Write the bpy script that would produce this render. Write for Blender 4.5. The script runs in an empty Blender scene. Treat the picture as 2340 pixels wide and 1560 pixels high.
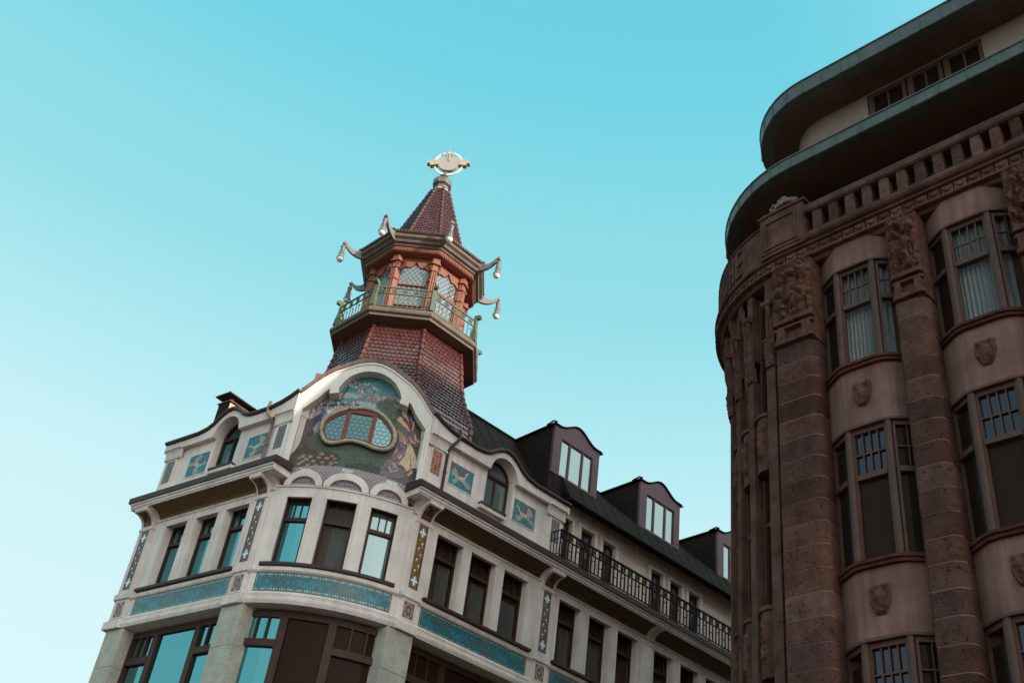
import bpy, bmesh, math, random
import numpy as np
from mathutils import Matrix, Vector
R = math.radians
S = bpy.context.scene
COL = S.collection
rng = random.Random(7)
nrg = np.random.default_rng(11)

# ------------------------------------------------------------------ camera
PITCH, ROLL = 0.6356, 0.1478
cp, sp = math.cos(PITCH), math.sin(PITCH)
cr, sr = math.cos(ROLL), math.sin(ROLL)
fw = Vector((0, cp, sp)); up0 = Vector((0, -sp, cp)); rt0 = Vector((1, 0, 0))
rt = rt0 * cr + up0 * sr
up = up0 * cr - rt0 * sr
cam = bpy.data.cameras.new('camera')
cam.sensor_width = 36; cam.lens = 38.03; cam.clip_end = 6000; cam.clip_start = .1
co = bpy.data.objects.new('camera', cam); COL.objects.link(co)
mw = Matrix.Identity(4)
for i, v in enumerate((rt, up, -fw)):
    for j in range(3): mw[j][i] = v[j]
mw.translation = (0, 0, 1.7)
co.matrix_world = mw
S.camera = co

# ------------------------------------------------------------------ light
SUN_AZ, SUN_EL = 50.0, 17.0            # azimuth counted from -Y towards +X (over the right shoulder)
sd = Vector((math.sin(R(SUN_AZ)) * math.cos(R(SUN_EL)), -math.cos(R(SUN_AZ)) * math.cos(R(SUN_EL)), math.sin(R(SUN_EL))))
sl = bpy.data.lights.new('sun', 'SUN'); sl.energy = 5.0; sl.angle = R(.5); sl.color = (1.0, .93, .84)
so = bpy.data.objects.new('sun', sl); COL.objects.link(so)
so.rotation_euler = sd.to_track_quat('Z', 'Y').to_euler()
so.location = (30, -30, 40)
W = bpy.data.worlds.new('World'); S.world = W; W.use_nodes = True
nt = W.node_tree; nt.nodes.clear()
out = nt.nodes.new('ShaderNodeOutputWorld'); bg = nt.nodes.new('ShaderNodeBackground')
sky = nt.nodes.new('ShaderNodeTexSky'); sky.sky_type = 'NISHITA'; sky.sun_disc = False
sky.sun_elevation = R(SUN_EL); sky.sun_rotation = R(180 - SUN_AZ); sky.ozone_density = 2.0; sky.dust_density = .4
tc = nt.nodes.new('ShaderNodeTexCoord'); sx = nt.nodes.new('ShaderNodeSeparateXYZ')
rp = nt.nodes.new('ShaderNodeValToRGB')
els = rp.color_ramp.elements
SKY = [(0.0, (.75, .97, .98)), (.28, (.715, .965, .99)), (.44, (.615, .92, .965)), (.53, (.455, .845, .915)), (.617, (.315, .765, .85)), (.69, (.265, .735, .83)), (.76, (.18, .68, .81)), (.82, (.155, .645, .775)), (1.0, (.09, .54, .69))]
els[0].position = 0; els[0].color = SKY[0][1] + (1,)
els[1].position = 1; els[1].color = SKY[-1][1] + (1,)
for p, c in SKY[1:-1]:
    e = els.new(p); e.color = c + (1,)
SKYSTR = .1
mul = nt.nodes.new('ShaderNodeVectorMath'); mul.operation = 'SCALE'; mul.inputs['Scale'].default_value = 1 / SKYSTR
mx = nt.nodes.new('ShaderNodeMix'); mx.data_type = 'RGBA'; mx.inputs[0].default_value = .955
nt.links.new(tc.outputs['Generated'], sx.inputs[0]); nt.links.new(sx.outputs[2], rp.inputs[0])
# added warm sky glow on the sun's side (behind the camera), brightens shaded facades
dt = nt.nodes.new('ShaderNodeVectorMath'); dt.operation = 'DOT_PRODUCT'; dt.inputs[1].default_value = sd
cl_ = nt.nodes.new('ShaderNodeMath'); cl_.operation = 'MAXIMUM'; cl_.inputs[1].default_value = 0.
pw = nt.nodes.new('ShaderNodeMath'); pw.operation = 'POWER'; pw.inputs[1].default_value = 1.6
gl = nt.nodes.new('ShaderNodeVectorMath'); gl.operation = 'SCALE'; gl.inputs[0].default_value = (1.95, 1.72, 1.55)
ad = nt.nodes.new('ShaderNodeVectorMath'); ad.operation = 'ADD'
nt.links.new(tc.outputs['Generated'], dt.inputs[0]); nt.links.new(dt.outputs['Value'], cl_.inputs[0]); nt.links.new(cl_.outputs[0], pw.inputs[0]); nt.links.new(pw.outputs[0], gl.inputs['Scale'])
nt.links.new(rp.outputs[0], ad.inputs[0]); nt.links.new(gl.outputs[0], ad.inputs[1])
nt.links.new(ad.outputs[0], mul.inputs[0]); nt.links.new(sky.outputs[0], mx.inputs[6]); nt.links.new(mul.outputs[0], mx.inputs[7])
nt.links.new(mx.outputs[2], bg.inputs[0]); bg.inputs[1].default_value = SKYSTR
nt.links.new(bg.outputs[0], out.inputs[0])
S.view_settings.view_transform = 'Standard'; S.view_settings.look = 'None'
S.view_settings.exposure = 0.0; S.view_settings.gamma = 1.0

# ------------------------------------------------------------------ materials
def lin(c):
    c = np.asarray(c, float) / 255.
    return np.where(c <= .04045, c / 12.92, ((c + .055) / 1.055) ** 2.4)
def ob(r, g, b, k=(.55, .70, .70)):
    "paint colour of a thing that looks (r,g,b) in open shade"
    return tuple(float(min(.9, v)) for v in lin((r, g, b)) / np.array(k))
K2 = (.66, .98, 1.06)
def mat(name, col, rough=.8, spec=.25, var=.12, scale=3., bump=0., bscale=40., metal=0., attr=False, streak=0., tint=None, fine=0., pores=0.):
    m = bpy.data.materials.new(name); m.use_nodes = True
    n = m.node_tree.nodes; l = m.node_tree.links
    b = n['Principled BSDF']
    b.inputs['Roughness'].default_value = rough; b.inputs['Specular IOR Level'].default_value = spec; b.inputs['Metallic'].default_value = metal
    t = n.new('ShaderNodeTexCoord')
    nz = n.new('ShaderNodeTexNoise'); nz.inputs['Scale'].default_value = scale; nz.inputs['Detail'].default_value = 5; nz.inputs['Roughness'].default_value = .6
    l.new(t.outputs['Object'], nz.inputs['Vector'])
    r = n.new('ShaderNodeValToRGB')
    c = np.array(col[:3]); lo = np.clip(c * (1 - var * 1.6), 0, 1); hi = np.clip(c * (1 + var), 0, 1)
    if tint is not None: lo = lo * np.array(tint)
    r.color_ramp.elements[0].position = .32; r.color_ramp.elements[0].color = (*lo, 1)
    r.color_ramp.elements[1].position = .68; r.color_ramp.elements[1].color = (*hi, 1)
    l.new(nz.outputs['Fac'], r.inputs[0])
    last = r.outputs[0]
    def mult(src, fac_out, amount):
        mm = n.new('ShaderNodeMix'); mm.data_type = 'RGBA'; mm.blend_type = 'MULTIPLY'; mm.inputs[0].default_value = amount
        l.new(src, mm.inputs[6]); l.new(fac_out, mm.inputs[7]); return mm.outputs[2]
    if streak:
        mp = n.new('ShaderNodeMapping'); mp.inputs['Scale'].default_value = (5, 5, .35); l.new(t.outputs['Object'], mp.inputs[0])
        n2 = n.new('ShaderNodeTexNoise'); n2.inputs['Scale'].default_value = 1.2; n2.inputs['Detail'].default_value = 4
        l.new(mp.outputs[0], n2.inputs['Vector'])
        r2 = n.new('ShaderNodeValToRGB'); r2.color_ramp.elements[0].position = .35; r2.color_ramp.elements[0].color = (.45, .4, .36, 1); r2.color_ramp.elements[1].position = .6
        l.new(n2.outputs['Fac'], r2.inputs[0]); last = mult(last, r2.outputs[0], streak)
    if fine:
        n3 = n.new('ShaderNodeTexNoise'); n3.inputs['Scale'].default_value = 55; n3.inputs['Detail'].default_value = 3
        l.new(t.outputs['Object'], n3.inputs['Vector'])
        r3 = n.new('ShaderNodeValToRGB'); r3.color_ramp.elements[0].position = .35; r3.color_ramp.elements[0].color = (.3, .28, .26, 1); r3.color_ramp.elements[1].position = .6
        l.new(n3.outputs['Fac'], r3.inputs[0]); last = mult(last, r3.outputs[0], fine)
    if pores:
        n4 = n.new('ShaderNodeTexNoise'); n4.inputs['Scale'].default_value = 13; n4.inputs['Detail'].default_value = 2.5; n4.inputs['Roughness'].default_value = .7
        l.new(t.outputs['Object'], n4.inputs['Vector'])
        r4 = n.new('ShaderNodeValToRGB'); r4.color_ramp.elements[0].position = .30; r4.color_ramp.elements[0].color = (.12, .11, .1, 1); r4.color_ramp.elements[1].position = .41
        e4 = r4.color_ramp.elements.new(.66); e4.color = (1, 1, 1, 1); e5 = r4.color_ramp.elements.new(.74); e5.color = (1.7, 1.65, 1.6, 1)
        l.new(n4.outputs['Fac'], r4.inputs[0]); last = mult(last, r4.outputs[0], pores)
    if attr:
        a = n.new('ShaderNodeAttribute'); a.attribute_name = 'Col'; last = mult(last, a.outputs['Color'], 1.)
    l.new(last, b.inputs['Base Color'])
    if bump:
        nb = n.new('ShaderNodeTexNoise'); nb.inputs['Scale'].default_value = bscale; nb.inputs['Detail'].default_value = 4
        l.new(t.outputs['Object'], nb.inputs['Vector'])
        bp = n.new('ShaderNodeBump'); bp.inputs['Strength'].default_value = bump; bp.inputs['Distance'].default_value = .02
        l.new(nb.outputs['Fac'], bp.inputs['Height']); l.new(bp.outputs[0], b.inputs['Normal'])
    return m
def glass(name, dark, refl, tint=(1, 1, 1), rough=.02, clear=0., wave=.0, top=1.):
    m = bpy.data.materials.new(name); m.use_nodes = True
    n = m.node_tree.nodes; l = m.node_tree.links; n.clear()
    o = n.new('ShaderNodeOutputMaterial'); g = n.new('ShaderNodeBsdfGlossy'); g.inputs['Color'].default_value = (*tint, 1); g.inputs['Roughness'].default_value = rough
    if clear: d = n.new('ShaderNodeBsdfTransparent'); d.inputs[0].default_value = (clear, clear, clear, 1)
    else: d = n.new('ShaderNodeBsdfDiffuse'); d.inputs[0].default_value = (*dark, 1)
    mm = n.new('ShaderNodeMixShader')
    fr = n.new('ShaderNodeFresnel'); fr.inputs['IOR'].default_value = 1.5
    mr = n.new('ShaderNodeMapRange'); mr.inputs[1].default_value = .04; mr.inputs[2].default_value = 1; mr.inputs[3].default_value = refl; mr.inputs[4].default_value = top
    l.new(fr.outputs[0], mr.inputs[0])
    ge = n.new('ShaderNodeNewGeometry'); iv = n.new('ShaderNodeMath'); iv.operation = 'SUBTRACT'; iv.inputs[0].default_value = 1.; l.new(ge.outputs['Backfacing'], iv.inputs[1])
    mu = n.new('ShaderNodeMath'); mu.operation = 'MULTIPLY'; l.new(mr.outputs[0], mu.inputs[0]); l.new(iv.outputs[0], mu.inputs[1])
    l.new(mu.outputs[0], mm.inputs[0]); l.new(d.outputs[0], mm.inputs[1]); l.new(g.outputs[0], mm.inputs[2]); l.new(mm.outputs[0], o.inputs[0])
    if wave:
        t = n.new('ShaderNodeTexCoord'); nb = n.new('ShaderNodeTexNoise'); nb.inputs['Scale'].default_value = 1.3
        l.new(t.outputs['Object'], nb.inputs['Vector'])
        bp = n.new('ShaderNodeBump'); bp.inputs['Strength'].default_value = wave; bp.inputs['Distance'].default_value = .02
        l.new(nb.outputs['Fac'], bp.inputs['Height']); l.new(bp.outputs[0], g.inputs['Normal'])
    return m
M = {}
M['stone'] = mat('pale_facade_stone', (.80, .665, .615), .75, .2, .12, .9, .25, 60, streak=.24)
M['white'] = mat('white_render', (.74, .655, .60), .7, .2, .05, 1.2, .1, 60, streak=.12)
M['trimdark'] = mat('dark_metal_flashing', ob(46, 34, 31), .55, .35, .15, 3)
M['brownwood'] = mat('dark_brown_window_wood', ob(49, 31, 24), .55, .3, .15, 5)
M['redwood'] = mat('red_brown_window_wood', ob(98, 50, 40), .5, .3, .12, 8)
M['granite'] = mat('grey_green_granite', (.56, .50, .43), .7, .25, .12, 2.5, .2, 90, fine=.65)
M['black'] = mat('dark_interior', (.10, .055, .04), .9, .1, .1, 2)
M['mosaic'] = mat('glass_mosaic', (1, 1, 1), .5, .3, .02, 1., .25, 120, attr=True)
M['glaze'] = mat('glazed_mosaic_band', (1, 1, 1), .3, .55, .02, 1., .3, 60, attr=True)
M['tile'] = mat('red_brown_glazed_tile', (.105, .032, .027), .27, 1.0, .1, 4, .1, 30, attr=True)
M['ridge'] = mat('ridge_tile', (.125, .037, .029), .35, .45, .15, 5, attr=True)
M['slate'] = mat('dark_mansard_slate', (.026, .017, .014), .75, .08, .2, 6)
M['orange'] = mat('orange_brown_painted_timber', (.29, .105, .066), .6, .25, .08, 3, streak=.12)
M['green'] = mat('sage_green_paint', (.115, .135, .085), .6, .3, .1, 4)
M['greygreen'] = mat('grey_green_metal', ob(82, 84, 74), .5, .4, .15, 4)
M['eave'] = mat('taupe_eave_timber', (.17, .122, .097), .65, .25, .12, 2.5, streak=.3)
M['soffit'] = mat('dark_soffit', (.145, .078, .057), .85, .1, .1, 2)
M['lattice'] = mat('pale_lead_lattice', (.46, .46, .45), .5, .3, .05, 3)
M['copperbrown'] = mat('weathered_copper_cap', ob(96, 78, 70), .5, .4, .3, 3, streak=.4)
M['bell'] = mat('grey_painted_lantern', (.20, .165, .148), .5, .4, .08, 10)
M['bellglass'] = mat('white_opal_glass', (.78, .75, .72), .3, .5, .03, 10)
M['gold'] = mat('dull_gilt_metal', (.62, .47, .30), .38, .5, .1, 6, metal=.6)
M['disc'] = mat('pale_gilt_plate', (.42, .36, .32), .5, .4, .05, 4, metal=.2)
M['copper'] = mat('bright_copper_sheet', (.85, .52, .32), .4, .4, .06, 3, metal=.4)
M['plaster'] = mat('cream_plaster', (.74, .56, .47), .85, .15, .1, 1.4, .3, 35, streak=.3)
M['iron'] = mat('black_wrought_iron', (.014, .009, .007), .6, .12, .1, 6)
M['dormer'] = mat('plum_brown_sheet_metal', ob(72, 52, 58), .5, .35, .08, 3)
M['frame_green'] = mat('pale_green_stone_ring', ob(128, 136, 118), .55, .3, .2, 5)
M['gl_sky'] = glass('reflecting_window_glass', (.02, .012, .01), .40, (.25, .80, .87), .015, wave=.16)
M['gl_dark'] = glass('shaded_window_glass', (.030, .015, .011), .005, (.85, .72, .6), .03, wave=.06, top=.3)
M['gl_sliver'] = glass('sky_sliver_glass', (.02, .03, .03), .35, (.45, .9, 1), .03)
M['gl_bright'] = glass('dormer_window_glass', (.12, .15, .15), .21, (.75, .98, 1), .05, wave=.04)
M['gl_tower'] = glass('turret_window_glass', (.08, .085, .09), .12, (.8, .95, 1), .08)
M['gl_hex'] = glass('leaded_window_glass', (.07, .085, .085), .24, (.6, .95, 1), .05, wave=.1)
M['gl_clear'] = glass('clear_window_glass', (0, 0, 0), .012, (.75, .8, .85), .02, clear=.92, top=.4)
M['gl_hexd'] = glass('leaded_window_glass_dim', (.035, .04, .04), .15, (.5, .85, .9), .05, wave=.1)
M['gl_blue'] = glass('dim_window_glass', (.02, .013, .011), .06, (.7, .75, 1), .02, wave=.02)
# right-hand building
M['porph'] = mat('brown_porphyry', (1, 1, 1), .9, .08, .28, 3.2, .8, 22, attr=True, fine=.45, pores=.9)
M['rstone'] = mat('brown_dressed_stone', ob(86, 72, 67, K2), .9, .08, .26, 2.2, .4, 40, streak=.35, fine=.25)
M['rspan'] = mat('taupe_spandrel_stone', ob(116, 101, 96, K2), .9, .08, .16, 1.3, .4, 40, streak=.4, fine=.2)
M['rdark'] = mat('dark_brown_stone', ob(70, 50, 43, K2), .9, .1, .25, 3, .4, 30)  # darker brown stone for wall core, sills and terrace floor
M['rcarve'] = mat('carved_brown_stone', ob(80, 64, 57, K2), .9, .1, .3, 6, .5, 40)
M['rframe'] = mat('grey_brown_window_frame', ob(74, 60, 54, K2), .6, .25, .1, 5)
M['mortar'] = mat('pale_mortar', ob(120, 98, 86, K2), .9, .1, .1, 8)
M['copgreen'] = mat('green_grey_sheet_copper', ob(74, 82, 78, (.66, .84, .84)), .45, .4, .15, 4, streak=.2)
M['pent'] = mat('pale_penthouse_render', (.30, .215, .185), .85, .15, .05, 2, .15, 60)
M['curtain'] = mat('pale_pleated_curtain', (.36, .33, .32), .9, .1, .05, 3)
M['curtain2'] = mat('dim_grey_curtain', (.13, .12, .11), .9, .1, .1, 3)
M['patina'] = mat('weathered_bronze', ob(100, 104, 98, K2), .6, .4, .3, 12)
M['street'] = mat('street_paving', (.10, .075, .06), .85, .2, .15, 1.5, .2, 30)

# ------------------------------------------------------------------ mesh tools
def A(*x): return np.array(x, float)
def frame(E, d, n):
    E, d, n = A(*E), A(*d), A(*n)
    def f(u, nn, z):
        u, nn, z = np.broadcast_arrays(np.asarray(u, float), np.asarray(nn, float), np.asarray(z, float))
        p = E + d * u[..., None] + n * nn[..., None]
        p[..., 2] = z
        return p
    return f
class MB:
    def __init__(s): s.v = []; s.f = []; s.m = []; s.c = []; s.hc = False
    def add(s, vs, fs, m=0, c=None):
        b = len(s.v); s.v.extend([tuple(map(float, p)) for p in vs])
        for q in fs:
            s.f.append([b + i for i in q]); s.m.append(m); s.c.append(c if c is not None else (1, 1, 1))
        if c is not None: s.hc = True
        return s
    def sweep(s, fr, us, prof, m=0, c=None, closed=True):
        us = list(us); k = len(prof); vs = []
        for u in us:
            for n, z in prof: vs.append(fr(u, n, z))
        fs = []
        kk = k if closed else k - 1
        for i in range(len(us) - 1):
            for j in range(kk):
                a = i * k + j; b = i * k + (j + 1) % k
                fs.append((a, b, b + k, a + k))
        if closed:
            fs.append(tuple(range(k))[::-1]); fs.append(tuple((len(us) - 1) * k + j for j in range(k)))
        return s.add(vs, fs, m, c)
    def box(s, fr, u0, u1, n0, n1, z0, z1, m=0, seg=1, c=None):
        return s.sweep(fr, np.linspace(u0, u1, seg + 1), [(n0, z0), (n1, z0), (n1, z1), (n0, z1)], m, c)
    def prism(s, fr, poly, n0, n1, m=0, c=None):
        k = len(poly)
        vs = [fr(u, n0, z) for u, z in poly] + [fr(u, n1, z) for u, z in poly]
        fs = [tuple(range(k))[::-1], tuple(range(k, 2 * k))] + [(i, (i + 1) % k, (i + 1) % k + k, i + k) for i in range(k)]
        return s.add(vs, fs, m, c)
    def plan(s, fr, poly, z0, z1, m=0, c=None):
        k = len(poly)
        vs = [fr(u, n, z0) for u, n in poly] + [fr(u, n, z1) for u, n in poly]
        fs = [tuple(range(k))[::-1], tuple(range(k, 2 * k))] + [(i, (i + 1) % k, (i + 1) % k + k, i + k) for i in range(k)]
        return s.add(vs, fs, m, c)
    def side(s, fr, poly, u0, u1, m=0, c=None):      # polygon in (n,z) extruded along u
        return s.sweep(fr, [u0, u1], poly, m, c)
    def band(s, fr, lo, hi, n0, n1, m=0):
        k = len(lo); vs = []
        for (a, b), (c, d) in zip(lo, hi): vs += [fr(a, n0, b), fr(a, n1, b), fr(c, n1, d), fr(c, n0, d)]
        fs = []
        for i in range(k - 1):
            for j in range(4): fs.append((4 * i + j, 4 * i + (j + 1) % 4, 4 * i + 4 + (j + 1) % 4, 4 * i + 4 + j))
        fs += [(3, 2, 1, 0), (4 * k - 4, 4 * k - 3, 4 * k - 2, 4 * k - 1)]
        return s.add(vs, fs, m)
    def tube(s, pts, r, seg=8, m=0, c=None, closed=False):
        P = [Vector(p) for p in pts]; n = len(P); rs = r if hasattr(r, '__len__') else [r] * n
        vs = []; ref = Vector((0, 0, 1))
        for i in range(n):
            t = (P[(i + 1) % n] - P[i - 1]) if closed else (P[min(i + 1, n - 1)] - P[max(i - 1, 0)])
            t.normalize()
            if abs(t.dot(ref)) > .95: ref = Vector((1, 0, 0)) if abs(t.x) < .9 else Vector((0, 1, 0))
            a = t.cross(ref).normalized(); b = t.cross(a).normalized()
            for j in range(seg):
                g = 2 * math.pi * j / seg; vs.append(P[i] + (a * math.cos(g) + b * math.sin(g)) * rs[i])
        fs = []
        for i in range(n if closed else n - 1):
            for j in range(seg):
                i2 = (i + 1) % n
                fs.append((i * seg + j, i * seg + (j + 1) % seg, i2 * seg + (j + 1) % seg, i2 * seg + j))
        if not closed: fs += [tuple(range(seg))[::-1], tuple((n - 1) * seg + j for j in range(seg))]
        return s.add(vs, fs, m, c)
    def lathe(s, cx, cy, prof, seg=16, a0=0., m=0, c=None):
        vs = []; k = len(prof)
        for i in range(seg):
            g = a0 + 2 * math.pi * i / seg
            for r, z in prof: vs.append((cx + r * math.sin(g), cy - r * math.cos(g), z))
        fs = [(i * k + j, i * k + j + 1, ((i + 1) % seg) * k + j + 1, ((i + 1) % seg) * k + j) for i in range(seg) for j in range(k - 1)]
        if prof[0][0] > 1e-4: fs.append(tuple(i * k for i in range(seg))[::-1])
        if prof[-1][0] > 1e-4: fs.append(tuple(i * k + k - 1 for i in range(seg)))
        return s.add(vs, fs, m, c)
    def grid(s, P, m=0, C=None):                     # P: (a,b,3) array sheet
        a, b = P.shape[:2]; o = len(s.v); s.v.extend(map(tuple, P.reshape(-1, 3)))
        for i in range(a - 1):
            for j in range(b - 1):
                q = o + i * b + j
                s.f.append([q, q + 1, q + b + 1, q + b]); s.m.append(m)
                s.c.append(tuple(C[i, j]) if C is not None else (1, 1, 1))
        if C is not None: s.hc = True
        return s
    def build(s, name, mats, parent=None, smooth=False, recalc=True, bevel=0):
        off = world_loc(parent)
        me = bpy.data.meshes.new(name)
        me.from_pydata([(x - off[0], y - off[1], z - off[2]) for x, y, z in s.v], [], s.f)
        for k in (mats if isinstance(mats, (list, tuple)) else [mats]): me.materials.append(M[k] if isinstance(k, str) else k)
        me.polygons.foreach_set('material_index', s.m)
        if s.hc:
            at = me.color_attributes.new('Col', 'FLOAT_COLOR', 'CORNER')
            ln = np.array([len(f) for f in s.f]); cc = np.repeat(np.array(s.c, float), ln, axis=0)
            at.data.foreach_set('color', np.c_[cc, np.ones(len(cc))].ravel())
        else:
            for k in me.materials:
                if k.name in ('tile',): pass
        if recalc:
            bm = bmesh.new(); bm.from_mesh(me); bmesh.ops.recalc_face_normals(bm, faces=bm.faces); bm.to_mesh(me); bm.free()
        if smooth:
            me.polygons.foreach_set('use_smooth', [True] * len(me.polygons))
            me.set_sharp_from_angle(angle=R(40))
        o = bpy.data.objects.new(name, me); COL.objects.link(o)
        if parent is not None: o.parent = parent
        if bevel:
            bv = o.modifiers.new('bevel', 'BEVEL'); bv.width = bevel; bv.segments = 2; bv.limit_method = 'ANGLE'
        return o
def world_loc(p):
    x = Vector((0, 0, 0))
    while p is not None: x += p.location; p = p.parent
    return x
def tag(o, label=None, cat=None, group=None, kind=None):
    for k, v in (('label', label), ('category', cat), ('group', group), ('kind', kind)):
        if v: o[k] = v
    return o
def thing(name, label, cat, loc, group=None):
    o = bpy.data.objects.new(name, None); COL.objects.link(o); o.location = loc; o.empty_display_size = .3
    return tag(o, label, cat, group)
# ------------------------------------------------------------------ tessera painting (real colours of the stones)
def vn(x, y, seed=0):
    xi = np.floor(x).astype(int); yi = np.floor(y).astype(int); fx = x - xi; fy = y - yi
    def h(a, b):
        q = (a * 374761393 + b * 668265263 + seed * 144269) & 0x7fffffff
        q = (q ^ (q >> 13)) * 1274126177 & 0x7fffffff
        return ((q ^ (q >> 16)) % 10007) / 10007.
    fx = fx * fx * (3 - 2 * fx); fy = fy * fy * (3 - 2 * fy)
    return (h(xi, yi) * (1 - fx) + h(xi + 1, yi) * fx) * (1 - fy) + (h(xi, yi + 1) * (1 - fx) + h(xi + 1, yi + 1) * fx) * fy
def inpoly(X, Z, P):
    P = np.array(P, float).reshape(-1, 2); r = np.zeros(X.shape, bool); k = len(P)
    for i in range(k):
        (x1, z1), (x2, z2) = P[i], P[i - 1]
        if z1 == z2: continue
        c = ((Z < z1) != (Z < z2)) & (X < (x2 - x1) * (Z - z1) / (z2 - z1) + x1)
        r ^= c
    return r
def nearline(X, Z, P, w):
    P = np.array(P, float).reshape(-1, 2); r = np.zeros(X.shape, bool)
    for (x1, z1), (x2, z2) in zip(P[:-1], P[1:]):
        L2 = (x2 - x1) ** 2 + (z2 - z1) ** 2 + 1e-9
        t = np.clip(((X - x1) * (x2 - x1) + (Z - z1) * (z2 - z1)) / L2, 0, 1)
        r |= np.hypot(X - x1 - t * (x2 - x1), Z - z1 - t * (z2 - z1)) < w
    return r
def oc(*c): return np.array(ob(*c))
def sheet(fr, u0, u1, z0, z1, n, step, paint, name, parent, matname='mosaic', nfun=None, zfun=None, keep=None):
    nu = max(3, int(round((u1 - u0) / step)) + 1); nz = max(3, int(round((z1 - z0) / step)) + 1)
    us = np.linspace(u0, u1, nu); zs = np.linspace(z0, z1, nz)
    U, Z = np.meshgrid(us, zs, indexing='ij')
    N = nfun(U, Z) if nfun else np.full(U.shape, float(n))
    P = fr(U, N, zfun(U, Z) if zfun else Z)
    uc = (us[:-1] + us[1:]) / 2; zc = (zs[:-1] + zs[1:]) / 2
    X, Y = np.meshgrid(uc, zc, indexing='ij')
    C = paint(X - u0, Y - z0, u1 - u0, z1 - z0)
    C = np.clip(C * (1 + nrg.normal(0, .10, C.shape[:2] + (1,))), 0, .9)
    mb = MB(); mb.grid(P, 0, C)
    if keep is not None:
        kk = keep(X, Y).ravel(); mb.f = [f for f, q in zip(mb.f, kk) if q]; mb.c = [f for f, q in zip(mb.c, kk) if q]; mb.m = [0] * len(mb.f)
    return mb.build(name, matname, parent, recalc=False)
# ================================================================== setting
g = MB(); g.add([(-3000, -3000, 0), (3000, -3000, 0), (3000, 3000, 0), (-3000, 3000, 0)], [(0, 1, 2, 3)])
tag(g.build('street', 'street', recalc=False), kind='structure')

# ================================================================== corner building: frames
EL = A(-5.637, 25.858, 0); ER = A(-1.882, 26.0, 0)
aL, aR = 2.43621681, 0.69131051
dL = A(math.cos(aL), math.sin(aL), 0); dR = A(math.cos(aR), math.sin(aR), 0)
nL = -A(-dL[1], dL[0], 0); nL = nL if nL[1] < 0 else -nL
nR = A(dR[1], -dR[0], 0)
CW = float(np.linalg.norm(ER - EL)); dC = (ER - EL) / CW; nC = A(dC[1], -dC[0], 0)
FL = frame(EL, dL, nL); FR = frame(ER, dR, nR); FG = frame(EL, dC, nC)
BOW = .45
def bow(u): return BOW * np.maximum(0, 1 - ((np.asarray(u, float) - CW / 2) / (CW / 2)) ** 2)
def FC(u, n, z): return FG(u, np.asarray(n) + bow(u), z)
HB = thing('corner_building', 'pale stone corner building with mosaic gable and red tiled pagoda turret', 'building', (-3.7, 29, 0))
P = HB

# ---- painters
def p_band(X, Y, w, h):
    a = vn(X * 15, Y * 15, 3) * .45 + vn(X * 34, Y * 34, 5) * .55; b = vn(X * 3, Y * 5, 9)
    C = np.where((a > .56)[..., None], oc(24, 104, 120), oc(40, 78, 80)); C = np.where((a < .36)[..., None], oc(66, 78, 70), C)
    C = C * (.75 + .5 * b[..., None])
    e = np.minimum(np.minimum(X, w - X), np.minimum(Y, h - Y))
    C = np.where((e < .03)[..., None], oc(70, 82, 66), C)
    dots = (e > .03) & (e < .065) & ((np.floor(X / .035) + np.floor(Y / .035)) % 2 == 0)
    return np.where(dots[..., None], oc(120, 150, 152), C)
def p_strip(gold):
    base = oc(104, 84, 40) if gold else oc(86, 76, 72); dk = oc(66, 48, 34) if gold else oc(66, 56, 54)
    def f(X, Y, w, h):
        C = np.where((np.floor(X / .035) % 2 == 0)[..., None], base, dk) * (.8 + .4 * vn(X * 12, Y * 20, 4)[..., None])
        for zc in (.22, h - .22):
            dx = np.abs(X - w / 2); dz = np.abs(Y - zc)
            C = np.where(((dx + dz * .7) < .11)[..., None], oc(96, 150, 158), C)
            C = np.where(((dx < .018) & (dz < .13) | (dz < .02) & (dx < .1))[..., None], oc(205, 215, 212), C)
        k = 0; zc = .5
        while zc < h - .45:
            x0 = w / 2 + (.05 if k % 2 else -.05)
            C = np.where((np.hypot(X - x0, (Y - zc) * .8) < .026)[..., None], oc(200, 205, 200), C)
            C = np.where((np.hypot(X - (w - x0) - (.06 if k % 2 else -.06) * 0, (Y - zc - .08) * .8) < .016)[..., None], oc(150, 165, 165), C)
            zc += .155; k += 1
        return C
    return f
def p_square(X, Y, w, h):
    C = np.broadcast_to(oc(104, 74, 62), X.shape + (3,)) * (.8 + .4 * vn(X * 30, Y * 30, 8)[..., None])
    d = np.hypot((X - w / 2) / (w * .38), (Y - h / 2) / (h * .42)); an = np.arctan2(Y - h / 2, X - w / 2)
    C = np.where(((np.abs(d - 1) < .14) & (np.sin(an * 14) > -.3))[..., None], oc(128, 152, 160), C)
    return np.where((d < .3)[..., None], oc(70, 140, 150), C)
def p_lattice(bright):
    a = oc(170, 112, 76) if bright else oc(98, 104, 104); b = oc(60, 44, 38) if bright else oc(72, 66, 66)
    def f(X, Y, w, h):
        cx = w / 3; ix = np.floor(X / cx); yy = Y + (ix % 2) * cx * .5
        u = (X / cx) % 1 - .5; v = (yy / (cx * .95)) % 1 - .5
        m = np.maximum(np.abs(u), np.abs(v))
        C = np.where(((m > .2) & (m < .36))[..., None], a, b)
        return np.where((np.abs(u) > .42)[..., None] & (np.abs(v) > .36)[..., None], oc(120, 150, 160), C)
    return f
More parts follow.
